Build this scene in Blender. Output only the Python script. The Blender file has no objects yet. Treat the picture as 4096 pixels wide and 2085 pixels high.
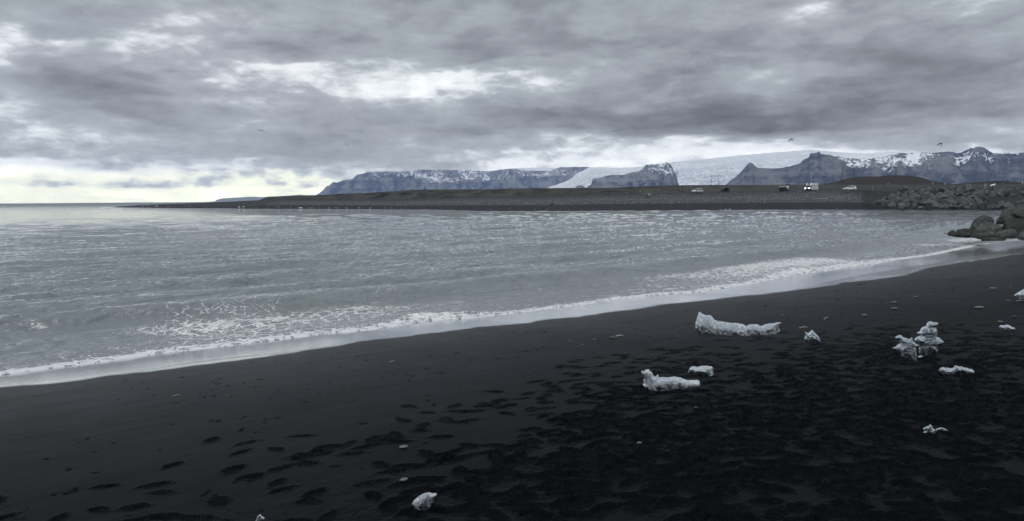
import bpy, bmesh, math, random, time
import numpy as np
from mathutils import Vector, Matrix
T0 = time.time()
random.seed(7); RNG = np.random.default_rng(7)
S = bpy.context.scene
COL = S.collection

# ------------------------------------------------------------------ camera
CZ = 3.3; F = 2925.0; PITCH = math.radians(4.77); ROLL = math.radians(0.43)
fw = np.array([0, math.cos(PITCH), -math.sin(PITCH)])
R0 = np.array([1.0, 0, 0]); U0 = np.array([0, math.sin(PITCH), math.cos(PITCH)])
RV = math.cos(ROLL)*R0 - math.sin(ROLL)*U0
UV = math.sin(ROLL)*R0 + math.cos(ROLL)*U0
cam_d = bpy.data.cameras.new('camera'); cam = bpy.data.objects.new('camera', cam_d); COL.objects.link(cam)
M = Matrix.Identity(4)
for i in range(3):
    M[i][0] = RV[i]; M[i][1] = UV[i]; M[i][2] = -fw[i]
M[2][3] = CZ
cam.matrix_world = M
cam_d.sensor_width = 36; cam_d.lens = 36*F/4096
cam_d.clip_start = 0.05; cam_d.clip_end = 60000
S.camera = cam

# ------------------------------------------------------------------ node helper
class NT:
    def __init__(s, tree):
        s.t = tree; s.n = tree.nodes; s.l = tree.links; s.n.clear()
    def node(s, typ, **kw):
        nd = s.n.new(typ)
        for k, v in kw.items():
            setattr(nd, k, v)
        return nd
    def put(s, sock, v):
        if v is None: return
        if hasattr(v, 'is_output') or isinstance(v, bpy.types.NodeSocket): s.l.new(v, sock)
        else:
            if hasattr(sock.default_value, '__len__') and not hasattr(v, '__len__'):
                v = [v]*len(sock.default_value)
            if hasattr(v, '__len__') and len(sock.default_value) == 4 and len(v) == 3: v = (*v, 1)
            sock.default_value = v
    def math(s, op, a, b=None, c=None, clamp=False):
        nd = s.node('ShaderNodeMath', operation=op); nd.use_clamp = clamp
        for i, v in enumerate((a, b, c)): s.put(nd.inputs[i], v)
        return nd.outputs[0]
    def vmath(s, op, a, b=None, scale=None):
        nd = s.node('ShaderNodeVectorMath', operation=op)
        s.put(nd.inputs[0], a); s.put(nd.inputs[1], b)
        if scale is not None: s.put(nd.inputs['Scale'], scale)
        return nd.outputs['Value'] if op in ('LENGTH', 'DISTANCE', 'DOT_PRODUCT') else nd.outputs[0]
    def mix(s, f, a, b, blend='MIX'):
        nd = s.node('ShaderNodeMix', data_type='RGBA', blend_type=blend)
        s.put(nd.inputs[0], f); s.put(nd.inputs[6], a); s.put(nd.inputs[7], b)
        return nd.outputs[2]
    def mixf(s, f, a, b):
        nd = s.node('ShaderNodeMix', data_type='FLOAT')
        s.put(nd.inputs[0], f); s.put(nd.inputs[2], a); s.put(nd.inputs[3], b)
        return nd.outputs[0]
    def noise(s, vec, scale, detail=4, rough=0.55, dist=0.0, color=False):
        nd = s.node('ShaderNodeTexNoise'); s.put(nd.inputs['Vector'], vec)
        s.put(nd.inputs['Scale'], scale); s.put(nd.inputs['Detail'], detail)
        s.put(nd.inputs['Roughness'], rough); s.put(nd.inputs['Distortion'], dist)
        return nd.outputs['Color'] if color else nd.outputs['Fac']
    def vor(s, vec, scale, feature='F1'):
        nd = s.node('ShaderNodeTexVoronoi', feature=feature); s.put(nd.inputs['Vector'], vec); s.put(nd.inputs['Scale'], scale)
        return nd.outputs['Distance']
    def ss(s, v, a, b, lo=0.0, hi=1.0, kind='SMOOTHSTEP'):
        nd = s.node('ShaderNodeMapRange', interpolation_type=kind)
        s.put(nd.inputs[0], v); s.put(nd.inputs[1], a); s.put(nd.inputs[2], b); s.put(nd.inputs[3], lo); s.put(nd.inputs[4], hi)
        return nd.outputs[0]
    def ramp(s, f, stops, interp='LINEAR'):
        nd = s.node('ShaderNodeValToRGB'); cr = nd.color_ramp; cr.interpolation = interp
        while len(cr.elements) < len(stops): cr.elements.new(0.5)
        for e, (p, c) in zip(cr.elements, stops): e.position = p
        for e, (p, c) in zip(cr.elements, stops):
            e.color = (*c, 1) if hasattr(c, '__len__') else (c, c, c, 1)
        s.put(nd.inputs[0], f); return nd.outputs[0]
    def xyz(s, v):
        nd = s.node('ShaderNodeSeparateXYZ'); s.put(nd.inputs[0], v); return nd.outputs
    def comb(s, x=0, y=0, z=0):
        nd = s.node('ShaderNodeCombineXYZ'); s.put(nd.inputs[0], x); s.put(nd.inputs[1], y); s.put(nd.inputs[2], z); return nd.outputs[0]
    def attr(s, name):
        nd = s.node('ShaderNodeAttribute', attribute_name=name); return nd.outputs['Fac']
    def bump(s, h, dist=0.01, strength=1.0, normal=None):
        nd = s.node('ShaderNodeBump'); s.put(nd.inputs['Height'], h)
        nd.inputs['Distance'].default_value = dist; nd.inputs['Strength'].default_value = strength
        if normal is not None: s.l.new(normal, nd.inputs['Normal'])
        return nd.outputs[0]
def lin(c): return tuple(((v/255)/12.92 if v/255 <= .04045 else (((v/255)+.055)/1.055)**2.4) for v in c)

# ------------------------------------------------------------------ world: overcast sky
SUN_EL = math.radians(55); SUN_AZ = math.radians(-142)      # to the left of the view
W = bpy.data.worlds.new('World'); S.world = W; W.use_nodes = True
w = NT(W.node_tree)
GX = [0, 256, 512, 768, 1024, 1280, 1536, 1792, 2048, 2304, 2560, 2816, 3072, 3328, 3584, 3840, 4096]
GRID = [  # photo row y, brightness at each column above
 (-260,[160,158,162,168,160,155,158,160,158,156,155,152,155,160,158,160,158]),
 (0,   [166,160,163,172,158,157,160,158,155,155,150,155,150,166,153,166,160]),
 (60,  [170,159,160,175,165,158,158,156,155,152,146,150,149,200,153,182,156]),
 (100, [176,157,160,192,172,157,155,155,155,150,142,146,148,176,155,186,152]),
 (150, [198,170,178,192,168,152,153,152,152,149,140,139,142,160,154,170,148]),
 (200, [208,200,205,194,158,149,151,148,149,148,140,136,142,150,149,158,145]),
 (250, [200,190,194,182,176,158,152,149,146,150,143,142,150,156,147,154,142]),
 (300, [196,162,176,184,212,212,184,182,168,166,150,160,167,162,145,149,141]),
 (340, [188,152,156,164,180,204,226,228,208,165,152,162,166,159,141,145,141]),
 (370, [170,150,150,160,160,184,222,228,196,160,150,158,160,150,136,140,144]),
 (400, [166,149,149,157,166,170,178,192,164,150,150,142,146,137,130,135,150]),
 (450, [176,154,150,154,157,160,158,160,150,136,131,126,130,128,128,133,152]),
 (500, [180,165,158,157,156,154,154,150,145,134,125,117,120,130,141,158,176]),
 (530, [177,176,170,163,155,152,156,155,150,148,142,140,150,150,150,160,180]),
 (565, [174,180,176,166,155,150,160,166,168,180,194,208,206,180,164,154,176]),
 (615, [165,168,178,172,158,158,164,184,200,200,204,220,222,212,204,196,192]),
 (655, [218,208,200,198,192,182,176,172,208,212,212,226,228,224,228,218,208]),
 (690, [228,226,216,216,208,194,190,190,216,220,220,226,226,226,226,220,210]),
 (735, [214,196,184,200,214,212,210,210,216,220,220,226,226,226,226,220,210]),
 (770, [230,226,224,226,226,222,216,210,216,220,220,226,226,226,226,220,210]),
]
tc = w.node('ShaderNodeTexCoord').outputs['Generated']
d0 = w.vmath('NORMALIZE', tc)
o = w.xyz(d0)
zc = w.math('MAXIMUM', o[2], 0.0)
plane = w.vmath('SCALE', d0, scale=w.math('DIVIDE', 1.0, w.math('ADD', zc, 0.13)))
# domain warp, flattened towards the horizon
wv = w.vmath('SUBTRACT', w.noise(plane, 1.1, 6, 0.62, color=True), (0.5, 0.5, 0.5))
amp = w.math('ADD', w.math('MULTIPLY', zc, 0.80), 0.012)
d1 = w.vmath('ADD', d0, w.vmath('MULTIPLY', w.vmath('SCALE', wv, scale=amp), (1.1, 1.0, 0.75)))
q = w.xyz(d1)
hyp = w.math('SQRT', w.math('ADD', w.math('MULTIPLY', q[0], q[0]), w.math('MULTIPLY', q[1], q[1])))
az = w.math('ARCTAN2', q[0], q[1])
posx = w.math('ADD', w.math('DIVIDE', az, math.pi), 0.5, clamp=True)
tanaz = w.math('MINIMUM', w.math('MAXIMUM', w.math('DIVIDE', q[0], w.math('MAXIMUM', q[1], 0.3)), -1.0), 1.0)
wn = w.math('DIVIDE', q[2], w.math('MAXIMUM', q[1], w.math('MULTIPLY', hyp, 0.6)))
wn = w.math('ADD', wn, w.math('MULTIPLY', tanaz, 0.0075))
def colpos(x): return math.atan((x-2048)/F)/math.pi + 0.5
rows = []
for y, vals in GRID:
    m = sum(vals)/len(vals)
    st = [(0.0, m/255), (0.12, (m*0.6+vals[0]*.4)/255)] + [(colpos(x), v/255) for x, v in zip(GX, vals)] + [(0.88, (m*.6+vals[-1]*.4)/255), (1.0, m/255)]
    rows.append(((798.5-y)/F, w.ramp(posx, st, 'B_SPLINE' if False else 'EASE')))
rows.reverse()
val = rows[0][1]
for i in range(1, len(rows)):
    val = w.mix(w.ss(wn, rows[i-1][0], rows[i][0]), val, rows[i][1])
val = w.xyz(val)[0]
hi = w.ss(wn, (798.5+260)/F, 0.7)
gen = w.ss(w.noise(plane, 0.9, 5, 0.55), 0.3, 0.7, 0.55, 0.70)
val = w.mixf(hi, val, gen)
# billows and wisps
n1 = w.math('SUBTRACT', w.noise(plane, 2.6, 8, 0.62, 0.3), 0.5)
cs = w.vmath('MULTIPLY', d0, (1.0, 1.0, 2.6))
n2 = w.math('SUBTRACT', w.noise(cs, 9.0, 9, 0.60, 0.4), 0.5)
n3 = w.math('SUBTRACT', w.noise(cs, 30.0, 6, 0.6, 0.2), 0.5)
hz = w.ss(wn, 0.0, 0.12, 0.35, 1.0)
val = w.math('ADD', 0.60, w.math('MULTIPLY', w.math('SUBTRACT', val, 0.60), 1.02))
bil = w.math('SUBTRACT', w.ss(w.noise(cs, 5.5, 9, 0.56, 0.5), 0.42, 0.60), 0.5)
bil2 = w.math('SUBTRACT', w.ss(w.noise(w.vmath('ADD', cs, (3.1, 1.7, 0.4)), 13.0, 8, 0.56, 0.4), 0.42, 0.62), 0.5)
val = w.math('ADD', val, w.math('MULTIPLY', w.math('MULTIPLY', n1, 0.20), hz))
val = w.math('ADD', val, w.math('MULTIPLY', n2, 0.26))
val = w.math('ADD', val, w.math('MULTIPLY', bil, w.math('MULTIPLY', hz, 0.060)))
val = w.math('ADD', val, w.math('MULTIPLY', bil2, w.math('ADD', 0.035, w.math('MULTIPLY', w.ss(val, 0.66, 0.80), 0.05))))
edge = w.math('MULTIPLY', w.ss(val, 0.60, 0.72), w.ss(val, 0.90, 0.78))
val = w.math('ADD', val, w.math('MULTIPLY', w.math('MULTIPLY', n3, 0.34), w.math('ADD', edge, 0.28)))
crisp = w.math('ADD', val, w.math('MULTIPLY', w.math('SUBTRACT', w.ss(val, 0.69, 0.84), w.ss(val, 0.60, 0.90, kind='LINEAR')), 0.09))
st = []
for g, t in ((90,(-3,0,4)),(115,(-3,0,5)),(140,(-5,0,6)),(165,(-6,0,6)),(190,(-6,0,5)),(215,(-5,0,3)),(240,(-3,0,2)),(255,(0,0,0))):
    st.append((g/255, lin([min(255, g+k) for k in t])))
skyc = w.ramp(crisp, st)
# warmer strip of light low over the sea on the left
warm = w.math('MULTIPLY', w.ss(wn, 0.052, 0.026), w.ss(az, math.radians(-8), math.radians(-17)))
warm = w.math('MULTIPLY', warm, w.ss(crisp, 0.70, 0.90))
skyc = w.mix(warm, skyc, w.mix(1.0, skyc, (1.22, 1.19, 0.97), 'MULTIPLY'))
# lilac cast of the thicker clouds
lil = w.ss(w.noise(plane, 0.8, 2), 0.45, 0.65)
skyc = w.mix(w.math('MULTIPLY', lil, 0.2), skyc, w.mix(1.0, skyc, (1.03, 0.97, 1.0), 'MULTIPLY'))
HZD = 4.7e-5; HTOP = 860.0
tau = w.math('MULTIPLY', HZD, w.math('MINIMUM', 16300.0, w.math('DIVIDE', HTOP, w.math('MAXIMUM', zc, 0.001))))
Tr = w.math('EXPONENT', w.math('MULTIPLY', tau, -1.0))
air = w.vmath('SCALE', (0.17, 0.225, 0.33), scale=w.math('SUBTRACT', 1.0, Tr))
skyc = w.vmath('SCALE', w.vmath('MAXIMUM', w.vmath('SUBTRACT', w.vmath('SCALE', skyc, scale=1.0), air), (0.02, 0.02, 0.02)), scale=w.math('DIVIDE', 1.0, Tr))
skyt = w.node('ShaderNodeTexSky', sky_type='NISHITA'); skyt.sun_disc = False
skyt.sun_elevation = SUN_EL; skyt.sun_rotation = SUN_AZ
bg1 = w.node('ShaderNodeBackground'); w.put(bg1.inputs[0], skyt.outputs[0]); bg1.inputs[1].default_value = 0.05
bg2 = w.node('ShaderNodeBackground'); w.put(bg2.inputs[0], w.mix(w.ss(o[2], -0.004, 0.0), (0.10, 0.115, 0.125), skyc)); bg2.inputs[1].default_value = 1.0
mx = w.node('ShaderNodeMixShader'); mx.inputs[0].default_value = 0.97
w.l.new(bg1.outputs[0], mx.inputs[1]); w.l.new(bg2.outputs[0], mx.inputs[2])
wo = w.node('ShaderNodeOutputWorld'); w.l.new(mx.outputs[0], wo.inputs[0])
W.cycles.sampling_method = 'MANUAL'; W.cycles.sample_map_resolution = 1024

sd = bpy.data.lights.new('sun', 'SUN'); sd.energy = 1.5; sd.angle = math.radians(50); sd.color = (1.0, 0.99, 0.975)
sun = bpy.data.objects.new('sun', sd); COL.objects.link(sun)
sdir = Vector((math.sin(SUN_AZ)*math.cos(SUN_EL), math.cos(SUN_AZ)*math.cos(SUN_EL), math.sin(SUN_EL)))
sun.rotation_euler = sdir.to_track_quat('Z', 'Y').to_euler()
S.view_settings.view_transform = 'Standard'; S.view_settings.look = 'None'
S.view_settings.gamma = 1; S.view_settings.use_curve_mapping = False; S.view_settings.exposure = 0.30
S.render.engine = 'CYCLES'
S.cycles.max_bounces = 12; S.cycles.transmission_bounces = 8; S.cycles.volume_bounces = 1

# ------------------------------------------------------------------ geometry helpers
def ray(x, y):
    d = fw + RV*((x-2048)/F) + UV*((1042.5-y)/F)
    return d/np.linalg.norm(d)
def raz(x, y=800): d = ray(x, y); return math.atan2(d[0], d[1])
def rel(x, y): d = ray(x, y); return d[2]/math.hypot(d[0], d[1])
def zat(x, y, D): return CZ + D*rel(x, y)
def at(x, y, D):
    a = raz(x, y); return np.array([math.sin(a)*D, math.cos(a)*D, zat(x, y, D)])
def project(P):
    P = np.asarray(P, float) - np.array([0, 0, CZ])
    zc = P@fw; zc = np.where(zc < 1e-3, 1e-3, zc)
    return 2048+F*(P@RV)/zc, 1042.5-F*(P@UV)/zc
def sstep(x, a, b):
    t = np.clip((x-a)/(b-a), 0, 1); return t*t*(3-2*t)
def _h(ix, iy, seed):
    n = (ix.astype(np.int64)*374761393 + iy.astype(np.int64)*668265263 + seed*982451653) & 0xffffffff
    n = ((n ^ (n >> 13))*1274126177) & 0xffffffff
    return ((n ^ (n >> 16)) & 0xffffff)/float(0xffffff)
def vnoise(x, y, seed=0):
    ix = np.floor(x); iy = np.floor(y); fx = x-ix; fy = y-iy
    fx = fx*fx*(3-2*fx); fy = fy*fy*(3-2*fy)
    a = _h(ix, iy, seed); b = _h(ix+1, iy, seed); c = _h(ix, iy+1, seed); d = _h(ix+1, iy+1, seed)
    return (a*(1-fx)+b*fx)*(1-fy)+(c*(1-fx)+d*fx)*fy
def fbm(x, y, oct=4, seed=0, gain=0.5, ridged=False):
    s = 0; a = 1; t = 0
    for i in range(oct):
        n = vnoise(x*2**i+i*17.3, y*2**i-i*9.1, seed+i)
        if ridged: n = 1-abs(2*n-1)
        s = s+a*n; t += a; a *= gain
    return s/t
def mesh_from(name, V, Fc, mat=None, smooth=True, parent=None, attrs=None):
    me = bpy.data.meshes.new(name)
    V = np.asarray(V, np.float32); Fc = np.asarray(Fc, np.int32)
    me.vertices.add(len(V)); me.vertices.foreach_set('co', V.ravel())
    k = Fc.shape[1]
    me.loops.add(Fc.size); me.loops.foreach_set('vertex_index', Fc.ravel())
    me.polygons.add(len(Fc)); me.polygons.foreach_set('loop_start', np.arange(0, Fc.size, k, dtype=np.int32))
    me.update(calc_edges=True)
    if smooth: me.polygons.foreach_set('use_smooth', np.ones(len(Fc), bool))
    for k_, a in (attrs or {}).items():
        at_ = me.attributes.new(k_, 'FLOAT', 'POINT'); at_.data.foreach_set('value', np.asarray(a, np.float32).ravel())
    if mat: me.materials.append(mat)
    o = bpy.data.objects.new(name, me); COL.objects.link(o)
    if parent: o.parent = parent
    return o
def grid_faces(nr, nc, keep=None, wrap=False):
    i = np.arange(nr-1)[:, None]; j = np.arange(nc if wrap else nc-1)[None, :]
    j2 = (j+1) % nc
    f = np.stack([i*nc+j, i*nc+j2, (i+1)*nc+j2, (i+1)*nc+j], -1).reshape(-1, 4)
    if keep is not None:
        k = keep.ravel()[f]; f = f[k.any(1)]
    return f
def compact(V, Fc, attrs):
    used = np.zeros(len(V), bool); used[Fc.ravel()] = True
    idx = np.cumsum(used)-1
    return V[used], idx[Fc], {k: np.asarray(a).ravel()[used] for k, a in attrs.items()}
def tag(o, label, cat, group=None):
    o['label'] = label; o['category'] = cat
    if group: o['group'] = group
    return o
def struct(o, kind='structure'): o['kind'] = kind; return o
def empty(name, loc, label, cat, group=None, rz=0):
    o = bpy.data.objects.new(name, None); COL.objects.link(o); o.location = loc; o.rotation_euler = (0, 0, rz)
    o.empty_display_size = 0.2
    return tag(o, label, cat, group)

# ------------------------------------------------------------------ materials
def mat(name):
    m = bpy.data.materials.new(name); m.use_nodes = True
    return m, NT(m.node_tree)
def finish(t, shader):
    out = t.node('ShaderNodeOutputMaterial'); t.l.new(shader, out.inputs[0])
def principled(t, base, rough=0.6, ior=1.5, metal=0.0, normal=None, spec=None, **kw):
    b = t.node('ShaderNodeBsdfPrincipled')
    t.put(b.inputs['Base Color'], base); t.put(b.inputs['Roughness'], rough); t.put(b.inputs['IOR'], ior); t.put(b.inputs['Metallic'], metal)
    if spec is not None: t.put(b.inputs['Specular IOR Level'], spec)
    if normal is not None: t.l.new(normal, b.inputs['Normal'])
    for k, v in kw.items(): t.put(b.inputs[k.replace('_', ' ')], v)
    return b.outputs[0]
def pos(t): return t.node('ShaderNodeNewGeometry').outputs['Position']
def simple(name, col, rough=0.6, metal=0.0, var=0.12, scale=6, coat=0.0):
    m, t = mat(name)
    oc = t.node('ShaderNodeTexCoord').outputs['Object']
    n = t.noise(oc, scale, 4)
    c = t.mix(n, tuple(v*(1-var) for v in col), tuple(min(1, v*(1+var)) for v in col))
    finish(t, principled(t, c, t.mixf(n, rough*0.85, min(1, rough*1.15)), metal=metal, Coat_Weight=coat))
    return m
MT = {}
# ---- sand
m, t = mat('black_sand'); MT['sand'] = m
p = pos(t)
trod = t.attr('trod'); wet = t.attr('wet'); damp = t.attr('damp')
g1 = t.math('ADD', t.math('MULTIPLY', t.noise(p, 450, 3, 0.7), 0.5), t.math('MULTIPLY', t.noise(p, 130, 3, 0.7), 0.5)); g2 = t.noise(p, 60, 4, 0.6); g3 = t.noise(p, 1.3, 4)
c = t.mix(t.ss(g1, 0.32, 0.68), (0.0010, 0.0012, 0.0018), (0.0046, 0.0054, 0.0078))
c = t.mix(t.math('MULTIPLY', trod, 0.12), c, (0.0012, 0.0014, 0.0020))
spk = t.ss(t.vor(p, 70), 0.085, 0.03)
spm = t.ss(t.noise(p, 0.9, 3), 0.52, 0.7)
c = t.mix(t.math('MULTIPLY', t.math('MULTIPLY', spk, spm), 0.8), c, (0.16, 0.16, 0.16))
c = t.mix(wet, c, (0.50, 0.52, 0.54))  # pale base, with part metal below, paints bright sky sheen onto the wet strip
rg = t.mixf(trod, t.mixf(damp, 0.60, 0.40), 0.85)
rg = t.math('ADD', rg, t.math('MULTIPLY', t.math('SUBTRACT', g3, 0.5), 0.10))
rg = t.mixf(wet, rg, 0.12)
rip = t.noise(t.vmath('MULTIPLY', p, (1, 1, 1)), 25, 5, 0.6)
h = t.math('ADD', t.math('MULTIPLY', g1, 0.0008), t.math('MULTIPLY', g2, t.mixf(trod, 0.0020, 0.018)))
h = t.math('ADD', h, t.math('MULTIPLY', rip, t.mixf(trod, 0.0005, 0.014)))
h = t.math('MULTIPLY', h, t.math('SUBTRACT', 1.0, t.math('MULTIPLY', wet, 0.93)))
nb = t.bump(h, 1.0, 1.0)
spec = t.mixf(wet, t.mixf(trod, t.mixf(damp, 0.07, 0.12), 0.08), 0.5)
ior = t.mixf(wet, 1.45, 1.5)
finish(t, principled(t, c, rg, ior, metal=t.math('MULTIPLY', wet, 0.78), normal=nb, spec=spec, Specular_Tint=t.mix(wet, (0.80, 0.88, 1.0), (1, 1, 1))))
# ---- water
m, t = mat('sea_water'); MT['water'] = m
p = pos(t); px = t.xyz(p)
foam = t.attr('foam'); shal = t.attr('shallow')
pf = t.vmath('MULTIPLY', p, (1, 1, 0.2))
wob = t.vmath('SCALE', t.vmath('SUBTRACT', t.noise(pf, 2.2, 4, color=True), (0.5, 0.5, 0.5)), scale=0.55)
pw = t.vmath('ADD', pf, wob)
lace = t.math('SUBTRACT', 1.0, t.ss(t.vor(pw, 3.0, 'DISTANCE_TO_EDGE'), 0.0, 0.16, kind='LINEAR'))
lace2 = t.math('SUBTRACT', 1.0, t.ss(t.vor(pw, 9.0, 'DISTANCE_TO_EDGE'), 0.0, 0.18, kind='LINEAR'))
fn = t.noise(pf, 1.6, 7, 0.65)
pat = t.math('ADD', t.math('MULTIPLY', lace, 0.34), t.math('ADD', t.math('MULTIPLY', lace2, 0.24), t.math('MULTIPLY', fn, 0.62)))
th = t.math('SUBTRACT', 1.12, t.math('MULTIPLY', foam, 0.80))
fm = t.ss(pat, th, t.math('ADD', th, 0.15))
fm = t.math('MULTIPLY', fm, t.ss(foam, 0.02, 0.12))
base = t.mix(shal, (0.145, 0.178, 0.194), (0.165, 0.190, 0.198))
base = t.mix(t.ss(t.noise(p, 0.05, 3), 0.35, 0.7), base, (0.170, 0.190, 0.210))
along = t.vmath('DOT_PRODUCT', p, (0.78, 0.6258, 0)); across = t.vmath('DOT_PRODUCT', p, (0.6258, -0.78, 0))
pr_ = t.comb(t.math('MULTIPLY', along, 0.38), across, 0.0); pr2 = t.comb(t.math('MULTIPLY', along, 0.55), across, 3.0)
w1 = t.noise(pr2, 8, 5, 0.62, 0.4)
w2 = t.noise(pr_, 2.6, 5, 0.62, 0.7)
w3 = t.noise(pr_, 0.8, 4, 0.6, 0.6)
far = t.attr('far')
h = t.math('ADD', t.math('MULTIPLY', w1, 0.050), t.math('ADD', t.math('MULTIPLY', w2, 0.170), t.math('MULTIPLY', w3, 0.34)))
h = t.math('MULTIPLY', h, t.math('MULTIPLY', t.mixf(shal, 0.9, 0.55), t.ss(t.noise(t.vmath('MULTIPLY', pr_, (0.20, 0.28, 0.2)), 1.0, 4, 0.6), 0.35, 0.65, 0.35, 1.3)))
h = t.math('ADD', h, t.math('MULTIPLY', fm, 0.012))
nb = t.bump(h, 1.0, 1.0)
wsh = principled(t, base, t.mixf(far, 0.04, 0.42), t.mixf(far, 2.0, 1.40), normal=nb)
fsh = principled(t, (0.70, 0.72, 0.74), 0.7, 1.3, normal=nb)
ms = t.node('ShaderNodeMixShader'); t.l.new(fm, ms.inputs[0]); t.l.new(wsh, ms.inputs[1]); t.l.new(fsh, ms.inputs[2])
finish(t, ms.outputs[0])
# ---- far gravel land
m, t = mat('dark_gravel'); MT['gravel'] = m
p = pos(t); gr = t.attr('gravel'); bk = t.attr('bank')
a = t.noise(p, 0.22, 5, 0.6); b = t.noise(t.vmath('MULTIPLY', p, (1, .35, 1.0)), 1.5, 4, 0.7)
c = t.mix(a, (0.024, 0.025, 0.028), (0.052, 0.054, 0.056))
c = t.mix(t.math('MULTIPLY', bk, 0.9), c, t.mix(t.ss(t.noise(p, 0.09, 7, 0.7, 0.6), 0.32, 0.66), (0.010, 0.0105, 0.012), (0.080, 0.080, 0.066)))
lw = t.attr('lowshore'); c = t.mix(t.math('MULTIPLY', lw, 0.85), c, (0.020, 0.021, 0.025))
c = t.mix(t.math('MULTIPLY', gr, t.ss(b, 0.42, 0.68)), c, (0.12, 0.125, 0.13))
finish(t, principled(t, c, 0.9, spec=0.2, normal=t.bump(t.math('ADD', a, b), 0.25, 1.0)))
# ---- brown hills
m, t = mat('brown_moss_hill'); MT['hill'] = m
p = pos(t)
a = t.noise(p, 0.03, 6, 0.6); b = t.noise(p, 0.15, 4, 0.7)
c = t.mix(a, (0.020, 0.017, 0.014), (0.055, 0.045, 0.032)); c = t.mix(t.ss(b, 0.5, 0.8), c, (0.03, 0.03, 0.028))
finish(t, principled(t, c, 0.95, spec=0.1, normal=t.bump(a, 8, 1.0)))
m, t = mat('pale_headland'); MT['headland'] = m
p = pos(t); finish(t, principled(t, t.mix(t.noise(p, 0.004, 5), (0.16, 0.17, 0.17), (0.30, 0.31, 0.31)), .9))
# ---- mountains
def mountain_mat(name, rockA, rockB):
    m, t = mat(name)
    p = pos(t); uv = t.node('ShaderNodeUVMap'); uv.uv_map = 'UVMap'
    sn = t.attr('snow')
    u = uv.outputs[0]
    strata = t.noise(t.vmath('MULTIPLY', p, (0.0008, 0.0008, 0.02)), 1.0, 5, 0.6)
    gl = t.math('SUBTRACT', t.noise(t.vmath('MULTIPLY', u, (5, 2.2, 1)), 3, 8, 0.66, 1.6), t.math('MULTIPLY', t.attr('crease'), 0.22))  # gully creases darken the rock colour, shading painted in
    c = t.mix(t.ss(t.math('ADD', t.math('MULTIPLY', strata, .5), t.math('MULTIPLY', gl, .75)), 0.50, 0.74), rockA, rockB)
    st0 = t.noise(t.vmath('MULTIPLY', u, (11, 3.6, 1)), 3.0, 7, 0.68, 2.2)
    patch = t.noise(t.vmath('MULTIPLY', u, (2.2, 1.6, 1)), 1.6, 3, 0.5)
    st = t.math('ADD', st0, t.math('MULTIPLY', t.math('SUBTRACT', patch, 0.5), 0.55))
    cr = t.attr('crease')
    s = t.math('ADD', t.math('ADD', sn, t.math('MULTIPLY', t.math('SUBTRACT', st, 0.5), 3.4)), t.math('MULTIPLY', cr, 0.45))
    sm = t.ss(s, 0.52, 0.64)
    c = t.mix(sm, c, (0.93, 0.95, 0.97))
    finish(t, principled(t, c, 0.9, spec=0.15))
    return m
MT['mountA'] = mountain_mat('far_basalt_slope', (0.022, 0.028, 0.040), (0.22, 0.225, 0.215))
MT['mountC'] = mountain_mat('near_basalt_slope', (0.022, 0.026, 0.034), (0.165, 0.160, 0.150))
m, t = mat('glacier_ice'); MT['glacier'] = m
p = pos(t); uv = t.node('ShaderNodeUVMap'); uv.uv_map = 'UVMap'; u = uv.outputs[0]
a = t.noise(t.vmath('MULTIPLY', u, (3.2, 2.6, 1)), 9, 8, 0.72, 1.4)
b = t.noise(t.vmath('MULTIPLY', u, (1, 3, 1)), 3, 4, 0.6)
cv = t.attr('crevasse')
c = t.mix(t.math('MULTIPLY', t.ss(t.math('ADD', t.math('MULTIPLY', a, .7), t.math('MULTIPLY', b, .3)), 0.56, 0.47), cv), (0.97, 0.98, 0.98), (0.22, 0.29, 0.35))
finish(t, principled(t, c, 0.8, spec=0.2, normal=t.bump(a, 20, 0.6)))
# ---- rocks
m, t = mat('grey_basalt'); MT['rock'] = m
oc = t.node('ShaderNodeTexCoord').outputs['Object']; p = pos(t); rnd = t.node('ShaderNodeObjectInfo').outputs['Random']
a = t.noise(p, 1.6, 6, 0.65); b = t.noise(p, 9, 5, 0.7)
c = t.mix(a, (0.050, 0.053, 0.052), (0.130, 0.135, 0.130))
c = t.mix(t.math('MULTIPLY', t.ss(b, 0.5, 0.75), 0.6), c, (0.16, 0.165, 0.15))
c = t.mix(1.0, c, t.ramp(rnd, [(0, 0.62), (1, 1.15)]), 'MULTIPLY')
finish(t, principled(t, c, 0.85, spec=0.3, normal=t.bump(t.math('ADD', a, t.math('MULTIPLY', b, .4)), 0.10, 1.0)))
def rock_mat(name, A, B, moss):
    m, t = mat(name); p = pos(t)
    lay = t.noise(t.vmath('MULTIPLY', p, (1.2, 1.2, 2.2)), 1.1, 8, 0.7, 1.0)
    b = t.noise(p, 7, 6, 0.7); c = t.mix(t.ss(t.math('ADD', t.math('MULTIPLY', lay, .6), t.math('MULTIPLY', b, .4)), .35, .65), A, B)
    c = t.mix(t.math('MULTIPLY', t.ss(t.noise(p, 1.4, 4), 0.42, 0.62), moss), c, (0.034, 0.040, 0.032))
    zz = t.xyz(p)[2]
    c = t.mix(t.math('MULTIPLY', t.ss(zz, 0.28, 0.10), 0.8), c, (0.012, 0.014, 0.014))
    finish(t, principled(t, c, t.mixf(t.ss(zz, 0.3, 0.1), 0.8, 0.35), spec=0.35, normal=t.bump(t.math('ADD', lay, t.math('MULTIPLY', b, .35)), 0.5, 1.0)))
    return m
MT['rockgreen'] = rock_mat('greenish_rock', (0.045, 0.052, 0.048), (0.17, 0.185, 0.175), 0.15)
MT['rockmoss'] = rock_mat('mossy_rock', (0.030, 0.036, 0.028), (0.085, 0.092, 0.075), 0.75)
MT['rockgrey'] = rock_mat('layered_grey_rock', (0.032, 0.033, 0.034), (0.16, 0.16, 0.153), 0.12)
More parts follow.
